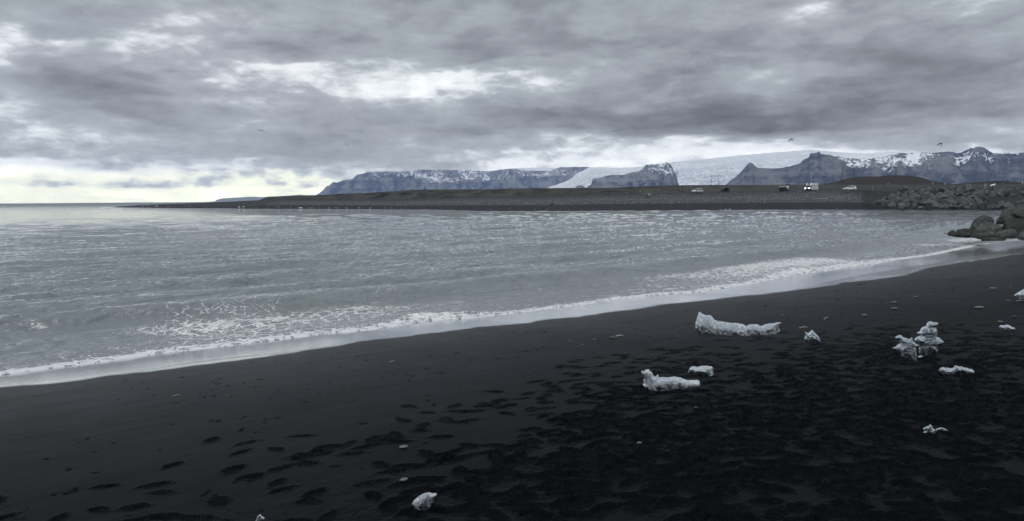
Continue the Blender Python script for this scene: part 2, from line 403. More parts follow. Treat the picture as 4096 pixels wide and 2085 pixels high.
# ---- ice
def ice_mat(name, clear, scale=14, bright=0.86, veil=0.45):
    m, t = mat(name)
    oc = t.node('ShaderNodeTexCoord').outputs['Object']
    n = t.noise(oc, scale*0.22, 5, 0.6, 0.8); n2 = t.noise(oc, scale*1.6, 5, 0.7)
    cl = t.math('ADD', t.math('MULTIPLY', n, 0.65), t.math('MULTIPLY', n2, 0.35))
    f = t.ss(cl, 0.5-(0.5-clear)*0.36-0.06, 0.5-(0.5-clear)*0.36+0.06)
    b = t.math('ADD', t.noise(oc, scale, 5, 0.65, 0.5), t.math('MULTIPLY', t.noise(oc, scale*4, 3, 0.6), 0.3))
    nb = t.bump(b, 0.05, 1.0)
    g = t.node('ShaderNodeBsdfGlass'); g.inputs['Color'].default_value = (0.93, 0.97, 0.99, 1); g.inputs['Roughness'].default_value = 0.04; g.inputs['IOR'].default_value = 1.31
    t.l.new(t.bump(b, 0.007, 1.0), g.inputs['Normal'])
    df = principled(t, t.mix(n2, (bright*.86, bright*.90, bright*.93), (bright*1.06, bright*1.08, bright*1.09)), 0.42, 1.31, normal=t.bump(b, 0.009, 1.0))
    tr = t.node('ShaderNodeBsdfTranslucent'); tr.inputs['Color'].default_value = (0.86, 0.93, 0.97, 1); t.l.new(nb, tr.inputs['Normal'])
    m1 = t.node('ShaderNodeMixShader'); m1.inputs[0].default_value = 0.42; t.l.new(df, m1.inputs[1]); t.l.new(tr.outputs[0], m1.inputs[2])
    m2 = t.node('ShaderNodeMixShader'); t.l.new(f, m2.inputs[0]); t.l.new(g.outputs[0], m2.inputs[1]); t.l.new(m1.outputs[0], m2.inputs[2])
    g2 = t.node('ShaderNodeBsdfGlass'); g2.inputs['Color'].default_value = (0.95, 0.98, 1, 1); g2.inputs['Roughness'].default_value = 0.22; g2.inputs['IOR'].default_value = 1.31
    t.l.new(t.bump(b, 0.012, 1.0), g2.inputs['Normal'])
    m3 = t.node('ShaderNodeMixShader'); t.put(m3.inputs[0], t.ss(t.noise(oc, scale*0.8, 4, 0.6), 0.35, 0.65, veil*0.35, min(1, veil*1.5))); t.l.new(m1.outputs[0], m3.inputs[1]); t.l.new(g2.outputs[0], m3.inputs[2])
    t.l.new(m3.outputs[0], m2.inputs[2])
    finish(t, m2.outputs[0]); return m
MT['ice_white'] = ice_mat('cloudy_white_ice', 0.50, 24, 1.0, 0.7)
MT['ice_mid'] = ice_mat('mixed_ice', 0.68, 44, 1.0, 0.8)
MT['ice_clear'] = ice_mat('clear_ice', 0.76, 44, 1.0, 0.8)
MT['ice_dull'] = ice_mat('dull_grey_ice', 0.55, 26, 0.36)
MT['ice_far'] = simple('white_beached_ice', (0.80, 0.84, 0.87), 0.5, var=0.08)
# ---- object paints
MT['pebble'] = simple('pale_grey_pebble', (0.115, 0.118, 0.118), 0.7, scale=40, var=0.25)
MT['pebble_dark'] = simple('dark_stone', (0.035, 0.037, 0.04), 0.6, scale=20)
MT['stick'] = simple('bleached_stick', (0.42, 0.40, 0.37), 0.8, scale=60)
MT['white_paint'] = simple('white_car_paint', (0.80, 0.81, 0.82), 0.25, var=0.03, coat=0.5)
MT['dark_paint'] = simple('dark_grey_car_paint', (0.035, 0.037, 0.038), 0.3, var=0.1, coat=0.4)
MT['glass'] = simple('dark_car_glass', (0.02, 0.024, 0.028), 0.08, var=0.1)
MT['rubber'] = simple('black_rubber', (0.015, 0.015, 0.015), 0.8)
MT['rim'] = simple('alloy_rim', (0.35, 0.36, 0.37), 0.4, metal=0.6)
MT['trim'] = simple('black_plastic_trim', (0.02, 0.02, 0.021), 0.6)
MT['steel'] = simple('weathered_grey_steel', (0.10, 0.105, 0.11), 0.6, metal=0.3)
MT['wood_pole'] = simple('weathered_pole_wood', (0.055, 0.052, 0.050), 0.9)
MT['post'] = simple('pale_post_wood', (0.34, 0.34, 0.32), 0.8)
MT['sign_white'] = simple('white_sign_panel', (0.72, 0.73, 0.72), 0.5, var=0.05)
MT['shed_dark'] = simple('dark_shed_board', (0.012, 0.013, 0.014), 0.8)
MT['shed_roof'] = simple('pale_green_grey_roof', (0.20, 0.22, 0.20), 0.7)
MT['yellow'] = simple('yellow_marker_paint', (0.60, 0.38, 0.05), 0.6)
MT['skin'] = simple('skin', (0.45, 0.28, 0.21), 0.6, var=0.05)
MT['hair'] = simple('dark_hair', (0.02, 0.016, 0.013), 0.7)
MT['cloth_black'] = simple('black_cloth', (0.012, 0.012, 0.014), 0.9)
MT['cloth_brown'] = simple('brown_jacket_cloth', (0.05, 0.043, 0.04), 0.9)
MT['cloth_navy'] = simple('navy_jacket_cloth', (0.012, 0.015, 0.028), 0.9)
MT['cloth_white'] = simple('white_jacket_cloth', (0.60, 0.60, 0.60), 0.9)
MT['cloth_jeans'] = simple('grey_blue_trouser_cloth', (0.10, 0.12, 0.15), 0.9)
MT['feather'] = simple('dark_feather', (0.02, 0.022, 0.026), 0.8)
MT['feather_wing'] = simple('grey_wing_feather', (0.045, 0.05, 0.055), 0.8)
m, t = mat('headlight_lit'); MT['lamp'] = m
e = t.node('ShaderNodeEmission'); e.inputs[0].default_value = (1, 0.98, 0.94, 1); e.inputs[1].default_value = 6; finish(t, e.outputs[0])

# ------------------------------------------------------------------ near shore frame
FR = [(-700,1585),(-300,1540),(0,1500),(163,1478),(326,1457),(462,1440),(598,1418),(707,1405),(978,1375),(1250,1340),(1400,1326),(1536,1311),(1699,1284),(1889,1271),(2107,1246),(2324,1219),(2487,1195),(2650,1178),(2800,1167),(3000,1135),(3181,1100),(3400,1068),(3492,1057),(3583,1039),(3736,1019),(3858,993),(3949,975),(4041,963),(4150,955),(4300,945)]
SH = [(-700,1650),(-300,1597),(0,1554),(272,1524),(543,1492),(761,1465),(924,1446),(1087,1421),(1400,1375),(1672,1341),(1943,1306),(2215,1276),(2487,1246),(2650,1222),(2800,1205),(3000,1182),(3157,1163),(3400,1128),(3520,1114),(3629,1100),(3670,1080),(3745,1064),(3858,1046),(4010,1024),(4096,1015),(4300,1000)]
EU = np.array([0.78, 0.6258]); EU /= np.linalg.norm(EU); EV = np.array([EU[1], -EU[0]])
def zfun(s, u=0.0):
    s = np.asarray(s, float); k = 0.093-0.035*sstep(np.asarray(u, float), 3, 14)
    up = k*np.clip(s, 0, 2.5) + (1.65-k*2.5)/14.5*np.clip(s-2.5, 0, 14.5) + 0.05*np.clip(s-17, 0, 40)
    return np.where(s > 0, up, 0.09*s)
def hit0(x, y, z=0.0):
    d = ray(x, y); t = (z-CZ)/d[2]; return d*t + np.array([0, 0, CZ])
fp = np.array([hit0(x, y, 0.01)[:2] for x, y in FR]); fu = fp@EU; fv = fp@EV
def v0(u): return np.where(u < fu[0], fv[0], np.where(u > fu[-1], fv[-1], np.interp(u, fu, fv)))
def s_of(X, Y):
    u = X*EU[0]+Y*EU[1]; return X*EV[0]+Y*EV[1]-v0(u), u
def beach_z(X, Y): s_, u_ = s_of(X, Y); return zfun(s_, u_)
def ground_hit(x, y):
    d = ray(x, y); lo, hi = 1.0, 150.0
    for k in range(60):
        mid = (lo+hi)/2; P = d*mid+np.array([0, 0, CZ])
        if P[2] > float(beach_z(P[0], P[1])): lo = mid
        else: hi = mid
    return d*lo+np.array([0, 0, CZ])
sb = []
for x, y in SH:
    P = ground_hit(x, y); s, u = s_of(P[0], P[1]); sb.append((float(u), float(s)))
sb = np.array(sb)
def sB(u): return np.interp(u, sb[:, 0], sb[:, 1])

# ------------------------------------------------------------------ beach mesh with footprints
def az_cols(fine, nf, out, no):
    a = np.linspace(-fine, fine, nf)
    rest = np.linspace(fine, 2*math.pi-fine, no)[1:-1]
    return np.concatenate([a, rest])
AZ = az_cols(math.radians(37.5), 980, None, 60)
th = np.linspace(math.atan(2.0/3.3), math.atan(2.0/95), 610)
RR = np.concatenate([np.linspace(0.25, 3.2, 12), 2.0/np.tan(th), [105, 130, 170]])
A, R = np.meshgrid(AZ, RR)
X = np.sin(A)*R; Y = np.cos(A)*R
s, u = s_of(X, Y)
Z = zfun(s, u)
px_, py_ = project(np.stack([X, Y, Z], -1))
fx = [-600, 0, 250, 700, 1100, 1500, 1900, 2100, 2400, 2600, 2900, 3300, 3500, 3700, 4096, 4700]
fy = [1900, 1860, 1820, 1730, 1690, 1660, 1560, 1500, 1420, 1385, 1365, 1290, 1245, 1215, 1250, 1250]
def trample(px, py, Y):
    b = np.interp(px, fx, fy); d = (py-b)
    t_ = sstep(d, -90, 520)
    right = sstep(px, 300, 2200)
    return np.where(Y > 0, t_*(0.22+0.78*right), 0.3)
TR = trample(px_, py_, Y)
dz = np.zeros_like(Z); TROD = np.zeros_like(Z)
rows_r = RR; fine_n = 980; a_f = AZ[:fine_n]
n_try = 0; placed = 0
while placed < 2100 and n_try < 20000:
    n_try += 1
    r = 3.0+math.sqrt(random.random())*12.0
    a = random.uniform(-0.66, 0.66); x0 = math.sin(a)*r; y0 = math.cos(a)*r
    z0 = float(beach_z(x0, y0)); qx, qy = project(np.array([x0, y0, z0]))
    pr = float(trample(qx, qy, 1.0))
    big = fbm(np.array([x0*0.6]), np.array([y0*0.6]), 2, 77)[0]
    pr *= float(sstep(big, 0.18, 0.52))*1.05+0.10
    if pr < 0.05 or random.random() > pr**1.25: continue
    placed += 1
    L = random.uniform(0.095, 0.150); Wd = random.uniform(0.048, 0.068)
    # walkers mostly follow the shore
    ang = math.atan2(EU[1], EU[0]) + random.gauss(0, 1.25) + (math.pi if random.random() < .5 else 0)
    dep = random.uniform(0.010, 0.028)*(0.7 if pr < .4 else 1)
    rad = 0.30
    i0 = np.searchsorted(rows_r, r-rad); i1 = np.searchsorted(rows_r, r+rad)
    da = rad/r; j0 = np.searchsorted(a_f, a-da); j1 = np.searchsorted(a_f, a+da)
    if i1 <= i0 or j1 <= j0: continue
    sl = (slice(i0, i1), slice(j0, j1))
    dx = X[sl]-x0; dy = Y[sl]-y0
    ca, sa = math.cos(ang), math.sin(ang)
    P_ = dx*ca+dy*sa; Q_ = -dx*sa+dy*ca
    Q_ = Q_ + 0.012*np.sin(P_*9)
    wl = Wd*(1+0.22*np.cos((P_/L)*3.0+0.4)) * (1-0.18*np.exp(-((P_+0.02)/0.035)**2))
    wob = (fbm(X[sl]*34, Y[sl]*34, 3, 5)-0.5)*0.75
    e = np.sqrt((P_/L)**2+(Q_/wl)**2)+wob
    m_ = 1-sstep(e, 0.82, 1.06)
    rim = np.exp(-((e-1.22)/0.17)**2)
    heel = np.exp(-((P_+L*0.55)/0.06)**2)*0.5+0.75
    style = placed % 3
    tread = (np.sin(P_*2*math.pi/0.024) if style == 0 else (np.sin((P_+Q_*0.8)*2*math.pi/0.035) if style == 1 else np.sin(P_*2*math.pi/0.03)*np.sin(Q_*2*math.pi/0.03)))
    old = dz[sl]
    dz[sl] = old*(1-m_*0.85) + m_*(-dep*heel+tread*0.0042) + rim*dep*0.42*(0.6+wob*1.6)
    TROD[sl] = np.maximum(TROD[sl], np.clip(m_*0.9+rim*0.45*(wob*3+.6), 0, 1))
tn = fbm(X*1.1, Y*1.1, 3, 21)
tn2 = fbm(X*0.55*1.0+Y*0.35, Y*2.6-X*1.6, 3, 23)
churn = np.clip(TR*1.15-0.05, 0, 1)**1.9*sstep(tn+0.6*(tn2-.5), 0.42, 0.68)
c1 = fbm(X*5, Y*5, 4, 31)-0.5; c2 = fbm(X*17, Y*17, 3, 33, ridged=True)-0.6
dz += churn*(c1*0.014+c2*0.010+(fbm(X*38, Y*38, 2, 37)-0.5)*0.010)
crb = sstep(fbm(X*30, Y*30, 3, 43), 0.42, 0.60)
TROD = TROD*(0.55+0.45*crb)
TROD = np.clip(np.maximum(TROD, churn*sstep(fbm(X*11, Y*11, 4, 41), 0.42, 0.58)*(0.35+0.65*crb)), 0, 1)
# fine erosion lines running along the beach and small pits
dz += (fbm(u*0.5, s*3.0, 4, 51)-0.5)*0.010*sstep(s, 1.5, 3.5)
pit = fbm(X*9, Y*9, 2, 55); pitm = sstep(pit, 0.83, 0.90)*(1-TR)*sstep(s, 2.5, 5)
dz -= pitm*0.012; TROD = np.maximum(TROD, pitm*0.8)
dz += (fbm(X*0.25, Y*0.25, 3, 61)-0.5)*0.07*sstep(s, 3, 7)*(R < 60)
fadein = sstep(s, 0.8, 3.0)
Z = Z+dz*np.where(R < 30, 1, 0.4)*fadein
sbv = sB(u)+(fbm(u*1.2, s*0, 3, 71)-0.5)*0.5
streak = (fbm(u*0.35, s*5.0, 3, 73)-0.5)*sstep(u, 25, 45)*2.2
edgew = 0.10+0.05*np.clip(u, 0, 40)/10
WET = 1-sstep(s-sbv+streak, -edgew, edgew*0.5)
DAMP = np.clip(1-(s-sbv)/9.0, 0, 1)*(1-TR*0.6)
keep = s > -2.0
Vt = np.stack([X, Y, Z], -1).reshape(-1, 3)
Fc = grid_faces(len(RR), len(AZ), keep, wrap=True)
Vt, Fc, at_ = compact(Vt, Fc, dict(trod=TROD, wet=WET, damp=DAMP))
struct(mesh_from('beach', Vt, Fc, MT['sand'], attrs=at_))
print('beach', len(Fc), placed, time.time()-T0)
# a lookup of the real sand height for resting things on it
_bz = Z
def sand_z(x0, y0):
    r = math.hypot(x0, y0); a = math.atan2(x0, y0)
    i = int(np.clip(np.searchsorted(RR, r), 0, len(RR)-1)); j = int(np.clip(np.searchsorted(a_f, a), 0, fine_n-1))
    return float(_bz[i, j])

# ------------------------------------------------------------------ far shore control lines
def PL(pts): xs = [p[0] for p in pts]; ys = [p[1] for p in pts]; return lambda x: np.interp(x, xs, ys)
y0f = PL([(380,830),(470,829),(560,831),(700,833),(900,833.5),(1000,836),(1200,836.5),(1300,837),(1500,838.5),(1750,840),(1900,844),(2100,845.5),(2330,844.5),(2680,842.5),(3000,840.5),(3500,839),(4000,842.5),(4300,843)])
y2f = PL([(434,830),(555,821),(706,815.5),(858,809.5),(1009,803),(1060,800),(1161,799),(1300,798),(1433,799),(1626,799),(1782,794),(1859,790),(1976,788),(2199,787.5),(2255,785),(2449,777),(2565,775),(2720,773),(2915,769.5),(3100,766),(3240,763.5),(3372,761.5),(3450,762),(3590,762),(3640,761),(4096,758)])
D2f = PL([(434,560),(700,520),(1000,450),(1200,420),(1600,370),(2000,330),(2500,300),(3100,300),(3300,300),(3400,268),(3500,205),(3640,182),(4096,178)])
y3f = PL([(434,831),(1040,801),(1433,799.6),(1782,794.6),(2199,788),(2565,775.6),(2800,771),(2915,768),(3100,762),(3300,757.5),(3450,753.5),(3700,751.5),(4096,748)])
D3f = PL([(434,566),(1040,455),(1600,376),(2000,336),(2700,308),(2915,322),(3100,335),(3300,335),(3400,300),(3640,225),(4096,215)])
y4f = PL([(434,832),(1035,802),(1050,795),(1070,787),(1161,785),(1201,782),(1300,780),(1380,775),(1472,772),(1530,768),(1588,765),(1646,760),(1685,759),(1820,758),(1976,757),(2131,753),(2294,752),(2441,751),(2546,747),(2643,742.5),(2760,741),(2876,740),(3100,739.5),(3300,738.5),(3425,740),(4096,738)])
D4f = PL([(434,575),(1040,480),(1600,400),(2000,365),(2600,345),(2915,520),(3100,650),(4096,650)])
xs = np.arange(360, 4520, 6.0)
az_x = np.array([raz(x, 800) for x in xs])
def D_at0(x, y): P = hit0(x, y, 0.0); return math.hypot(P[0], P[1])
D0 = np.array([D_at0(x, float(y0f(x))) for x in xs])
def zz(x, y, D): return np.array([zat(a, float(b), c) for a, b, c in zip(x, y, D)])
D2 = D2f(xs); D3 = D3f(xs); D4 = D4f(xs)
Z2 = zz(xs, y2f(xs), D2); Z3 = zz(xs, y3f(xs), D3); Z4 = zz(xs, y4f(xs), D4)
D2 = np.maximum(D2, D0+8)
land = sstep(xs, 415, 470)
Z2 = Z2*land-1.5*(1-land)
rgt = sstep(xs, 3470, 3600)
def bl(a, b): return a*(1-rgt)+b*rgt
layers = [(D0-12, np.full_like(xs, -0.9)), (D0, np.zeros_like(xs)), (D0+(D2-D0)*0.22, bl(Z2*0.16+0.15*land, 0.35)), (bl(D0+(D2-D0)*0.30, D0+(D2-D0)*0.42), bl(Z2*0.32+.1*land, 0.75)), (D0+(D2-D0)*0.72, bl(Z2*0.72, Z2*0.56)), (D2, Z2), (D3, Z3*land-1.5*(1-land)), (D4, Z4*land-1.5*(1-land))]
beh = sstep(xs, 1030, 1075)
for Dk, dzk in ((60, -0.5), (300, -1.2), (1500, -2.0)):
    layers.append((D4+Dk, np.where(True, (Z4+dzk)*beh+(-2.0)*(1-beh), 0)))
layers.append((np.full_like(xs, 7500.0), 2.0*beh-2*(1-beh)))
sub = [3, 8, 4, 14, 12, 6, 22, 3, 3, 3, 2]
Ds, Zs, Gs, Bs, Ls = [], [], [], [], []
for k in range(len(layers)-1):
    for i in range(sub[k]):
        f = i/sub[k]; Ds.append(layers[k][0]*(1-f)+layers[k+1][0]*f); Zs.append(layers[k][1]*(1-f)+layers[k+1][1]*f); Ls.append(np.full_like(xs, k+f))
Ds.append(layers[-1][0]); Zs.append(layers[-1][1]); Ls.append(np.full_like(xs, len(layers)-1.0))
Ds = np.array(Ds); Zs = np.array(Zs); Ls = np.array(Ls); XA = np.tile(xs, (len(Ds), 1))
Xf = np.sin(az_x)*Ds; Yf = np.cos(az_x)*Ds
bankm = sstep(Ls, 5.9, 6.2)*(1-sstep(Ls, 7.5, 8.5))
mid = np.sin(np.clip(Ls-6, 0, 1)*math.pi)
gul = fbm(Xf*0.055+Yf*0.03, Ls*0.8, 4, 91, ridged=True)-0.6
Zs = Zs+mid*gul*2.4*sstep(XA, 1040, 1100)*(1-sstep(XA, 2900, 3100)*.7)
Zs = Zs+mid*(fbm(Xf*0.25, Yf*0.25, 3, 95)-0.5)*0.7*sstep(XA, 1040, 1100)
bm = ((Ls > 1.0) & (Ls < 6)).astype(float)*sstep(XA, 430, 520)
Zs = Zs+bm*(fbm(Xf*0.16, Yf*0.16, 4, 97)-0.5)*0.16
grav = sstep(Ls, 3.15, 3.4)*(1-sstep(Ls+0.4*(fbm(Xf*.05, Yf*.05, 2, 3)-.5), 4.25, 4.7))*sstep(XA, 1000, 1200)*(1-sstep(XA, 3380, 3520))
# blending into mountains plain
Vt = np.stack([Xf, Yf, Zs], -1).reshape(-1, 3)
Fc = grid_faces(len(Ds), len(xs))
struct(mesh_from('gravel_shore', Vt, Fc, MT['gravel'], attrs=dict(gravel=grav, bank=bankm, lowshore=1-sstep(Ls, 2.0, 3.1))))
def far_ground(x, D):
    k = np.argmin(abs(xs-x)); dcol = Ds[:, k]; return float(np.interp(D, dcol, Zs[:, k]))
def far_base(x, y, Dlo=100, Dhi=700):
    """first place where the pixel's ray meets the far land"""
    for D in np.arange(Dlo, Dhi, 1.0):
        if zat(x, y, D) <= far_ground(x, D): return D
    return Dhi
print('far', time.time()-T0)

# ------------------------------------------------------------------ sea
WA = az_cols(math.radians(38), 900, None, 50)
th = np.linspace(math.atan(3.3/12.5), math.atan(3.3/420), 640)
WR = np.concatenate([[3, 6, 9, 11.5], 3.3/np.tan(th), np.geomspace(450, 15500, 26)])
A, R = np.meshgrid(WA, WR)
X = np.sin(A)*R; Y = np.cos(A)*R
s, u = s_of(X, Y)
dR = np.gradient(WR)[:, None]*np.ones_like(A)
depth = np.clip(-s, 0, None)
cal = sstep(depth, 0.2, 7.0); cal2 = sstep(depth, 0.1, 3.0)
Zw = np.zeros_like(X); Zl = np.zeros_like(X); DXw = np.zeros_like(X); DYw = np.zeros_like(X)
main = math.atan2(EV[1], EV[0])
for i in range(104):
    lam = 0.24*(30**(i/103.0))
    spread = 0.70 if lam < 1.2 else 0.38
    an = main + random.gauss(0, spread)
    kx = math.cos(an)*2*math.pi/lam; ky = math.sin(an)*2*math.pi/lam
    am = 0.0068*lam**0.84*random.uniform(0.6, 1.3)*(1 if lam < 2.5 else 0.60)
    kr = abs(kx*np.sin(A)+ky*np.cos(A))
    att = 1-sstep(kr*dR/(2*math.pi), 0.30, 0.60)
    if lam > 0.9:      # longer waves bend round to run parallel with the shore
        da = random.gauss(0, 0.24); ph = s*math.cos(da)*2*math.pi/lam+u*math.sin(da)*2*math.pi/lam+random.random()*6.28+1.2*(fbm(u*0.03, s*0.03, 1, 800+i)-.5)*6.28/max(lam, 2.0)
    else: ph = X*kx+Y*ky+random.random()*6.28
    wv_ = np.sin(ph)
    if lam > 0.6: wv_ = wv_-0.10*np.cos(2*ph)
    cph = np.cos(ph)*am*att*1.15
    DXw -= cph*kx/math.hypot(kx, ky); DYw -= cph*ky/math.hypot(kx, ky)
    if lam < 1.3: Zw += am*att*wv_
    else: Zl += am*att*wv_
gu_ = fbm(u*0.10, s*0.28, 4, 111); gp_ = fbm(u*0.5, s*1.1, 3, 113)
gust = 0.48+1.4*sstep(gu_, 0.34, 0.68)*(0.45+1.1*sstep(gp_, 0.40, 0.70))
gust = np.clip(gust, 0.6, 1.25)
Zw = Zw*gust*1.15*(0.25+0.75*cal2)*(0.55+0.45*sstep(depth, 3, 12))+Zl*(0.35+1.15*gu_)*(0.08+0.92*sstep(depth, 1.0, 13.0))
chp = 0.85*gust*cal*(0.45+0.55*sstep(depth, 3, 12))
# swells rolling in parallel to the shore
SW = [(2.8, 0.04, 0.6), (5.6, 0.34, 0.80), (9.0, 0.19, 0.9), (13.5, 0.14, 1.05), (19.5, 0.15, 1.3), (29, 0.12, 1.8), (38, 0.13, 2.1), (49, 0.14, 2.4), (62, .15, 2.8), (78, .15, 3.0)]
for k, (dk, hk, wk) in enumerate(SW):
    off = dk+(fbm(u*0.07, u*0+k, 2, 120+k, 0.35)-0.5)*min(dk*0.30, 5.0)
    t_ = (depth-off)/wk
    prof = np.where(t_ < 0, np.exp(-(t_/0.62)**2), np.exp(-(t_/1.9)**2))
    mod = sstep(fbm(u*0.06+k*5, u*0+k*3, 2, 140+k, 0.35), 0.30, 0.66)
    mod = mod*(1 if k else (1-sstep(u, 5, 20)*.5))
    Zw += hk*prof*(0.40+0.60*mod)*(1-sstep(dR, 1.2, 3.0)*0.6)
# swash lip
lump = fbm(X*3.5, Y*3.5, 3, 161)
lip = np.exp(-((s+0.12)/0.12)**2)*(0.014+0.022*lump) + np.exp(-((s+0.8)/0.7)**2)*0.035*lump
Zw += lip
# break patch near the middle and the right of the near shore
brk = np.exp(-((s+0.55)/0.30)**2)*(np.exp(-((u-11.0)/1.3)**2)*0.12+np.exp(-((u-30)/2.2)**2)*0.17+np.exp(-((u-36)/3)**2)*0.10)*(0.5+lump)
Zw += brk
Zw = np.where(s > 0.02, Zw*np.clip(1-(s-0.02)/0.10, 0, 1)+np.clip(zfun(s, u), 0, 1)-np.clip((s-0.0)*0.25, 0, 0.4), Zw)
# foam density
fn = fbm(u*0.35, s*0.6, 4, 171); fn2 = fbm(u*0.12, s*0.25, 3, 175)
wid = 0.45+1.5*(1-sstep(u, 2, 10))+0.6*sstep(u, 12, 34)+0.8*fn2+0.5*np.exp(-((u-32)/9)**2)
foam = 0.80*np.exp(-np.clip(depth, 0, None)/wid*0.85)*(0.60+0.68*fn)
foam += 1.1*np.exp(-((s+0.10)/0.24)**2)
foam += 0.42*sstep(fn2, 0.40, 0.62)*np.exp(-((depth-3.6)/2.6)**2)*sstep(u, -12, 6)
foam += 0.32*np.exp(-((depth-2.8)/1.6)**2)*sstep(fn2, .35, .6)
foam += 0.20*np.exp(-((depth-5.2)/2.6)**2)*np.exp(-((u-34)/10)**2)*sstep(fn, .35, .6)
foam += brk*2.5
foam += 0.36*np.exp(-((depth-7)/3.5)**2)*sstep(fbm(X*.5, Y*.5, 3, 181), .45, .62)*(1-sstep(u, 10, 25))
foam = np.where(depth > 12, foam*0.3+0.10*sstep(fbm(X*.15, Y*.15, 3, 185), .5, .65), foam)
# white wash along the far shore
colx = np.interp(A, az_x, xs); D0c = np.interp(A, az_x, D0)
inl = (A > az_x[0]) & (A < az_x[-1]) & (colx > 395)
gap = D0c-R
wash = np.exp(-np.clip(gap, 0, None)/12.0)*(gap > -15)*inl*(1-sstep(colx, 3100, 3500)*.6)
foam = np.maximum(foam, wash*1.05)
# waves breaking off the tip of the spit
foam = np.maximum(foam, 0.85*np.exp(-((colx-430)/60)**2)*np.exp(-((R-520)/40)**2)*(A > az_x[0]-.03))
foam = np.clip(foam, 0, 1)
nearrock = np.exp(-(((X-36.3)/3.4)**2+((Y-46)/3.2)**2)); foam = np.clip(foam+0.35*nearrock, 0, 1)
shal = 1-sstep(depth, 1, 12)
keep = s < 0.10
Vt = np.stack([X+DXw*chp, Y+DYw*chp, Zw], -1).reshape(-1, 3)
Fc = grid_faces(len(WR), len(WA), keep, wrap=True)
Vt, Fc, at_ = compact(Vt, Fc, dict(foam=foam, shallow=shal, far=sstep(R, 180, 1400)))
struct(mesh_from('sea', Vt, Fc, MT['water'], attrs=at_))
print('sea', len(Fc), time.time()-T0)

# ------------------------------------------------------------------ ridges: mountains, glaciers, hills
def ridge_mesh(name, pts, D, foot_y, mat_, depth=2600, back=900, step=4, gamp=0.16, seed=0, snow=None, crev=0.0, rows=46, jag=2.0, shape=1.35, kfreq=0.0045, label=None):
    x = np.arange(pts[0][0], pts[-1][0]+step, step)
    f = PL(pts); ys = f(x)
    ys = ys+(fbm(x*0.10, x*0, 5, seed+1, 0.62)-0.5)*jag*1.8
    az = np.array([raz(a, 800) for a in x])
    zr = np.array([zat(a, b, D) for a, b in zip(x, ys)])
    t_ = np.concatenate([np.linspace(0, 1, rows), [1.15, 1.5, 2.0]])
    Tm, AZm = np.meshgrid(t_, az, indexing='ij')
    XA_ = np.tile(x, (len(t_), 1)); ZR = np.tile(zr, (len(t_), 1))
    zf = np.array([zat(a, foot_y, D) for a in x])*0-2
    tt = np.clip(Tm, 0, 1)
    g = tt**shape
    Dm = np.where(Tm <= 1, D-depth*(1-Tm), D+back*(Tm-1))
    al = AZm*D*kfreq
    gu = fbm(al+0.6*(fbm(al*.7, tt*2, 2, seed+9)-.5), tt*1.3, 5, seed+3, 0.55, ridged=True)-0.62
    gu2 = fbm(al*3.1, tt*3.0, 4, seed+5, 0.55)-0.5
    win = np.sin(np.clip(tt, 0, 1)**0.8*math.pi)**0.8
    z = zf[None, :]+(ZR-zf[None, :])*g
    z = np.where(Tm > 1, zf[None, :]+(ZR-zf[None, :])*(1-(Tm-1)), z)
    hgt = np.maximum(ZR-zf[None, :], 5)
    z = z+win*hgt*(gu*gamp+gu2*gamp*0.55)*(Tm <= 1)
    # never rise above the traced ridge line
    lim = CZ+(ZR-CZ)*Dm/D
    z = np.where((Tm < 1), np.minimum(z, lim-0.01*hgt*(1-tt)), z)
    Xm = np.sin(AZm)*Dm; Ym = np.cos(AZm)*Dm
    attrs = {}
    if snow is not None:
        sf = PL(snow[0]); band = snow[1]
        _, py = project(np.stack([Xm, Ym, z], -1))
        pass
        attrs['snow'] = np.clip((sf(XA_)-py)/band, -1.5, 0.42)*snow[2]
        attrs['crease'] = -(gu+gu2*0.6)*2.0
    if crev:
        attrs['crevasse'] = np.clip(crev*(1.15-tt*0.9), 0, 1)
    Vt = np.stack([Xm, Ym, z], -1).reshape(-1, 3)
    Fc = grid_faces(len(t_), len(x))
    o = mesh_from(name, Vt, Fc, mat_, attrs=attrs)
    uvl = o.data.uv_layers.new(name='UVMap')
    uvv = np.stack([(AZm*D/2000.0).ravel(), tt.ravel()], -1)
    li = np.empty(len(o.data.loops), np.int32); o.data.loops.foreach_get('vertex_index', li)
    uvl.data.foreach_set('uv', uvv[li].astype(np.float32).ravel())
    return struct(o)
A_pts = [(1250,792),(1266,780),(1289,765),(1309,744),(1320,742),(1324,734),(1338,728),(1353,731),(1371,722),(1390,718),(1411,717),(1429,701),(1464,693),(1483,687),(1530,686),(1569,687),(1607,686),(1646,686),(1677,678),(1704,679),(1743,680),(1821,680),(1883,683),(1930,684),(1976,683),(2007,678),(2054,675),(2100,680),(2150,684),(2200,683),(2234,672),(2240,668),(2275,668),(2356,668),(2370,690),(2400,750)]
ridge_mesh('mountain', A_pts, 12500, 760, MT['mountA'], gamp=0.24, seed=200, jag=3.0,
           snow=([(1250,600),(1440,670),(1500,712),(1640,712),(1700,724),(1800,742),(1900,730),(2000,732),(2100,722),(2400,712)], 40, 1.0))
G1 = [(2180,756),(2193,751),(2224,740),(2255,730),(2286,715),(2294,707),(2310,691),(2333,683),(2356,670),(2410,668),(2450,671),(2520,670),(2600,662),(2700,660)]
ridge_mesh('glacier', G1, 9800, 752, MT['glacier'], depth=1450, gamp=0.05, seed=220, crev=0.8, jag=1.5, shape=1.0)
GP = [(1990,684),(2034,680),(2054,673),(2100,671),(2178,671),(2240,672),(2300,672),(2400,672)]
ridge_mesh('snow_plateau', GP, 13500, 752, MT['glacier'], depth=1200, gamp=0.02, seed=225, crev=0.15, jag=1, shape=0.9)
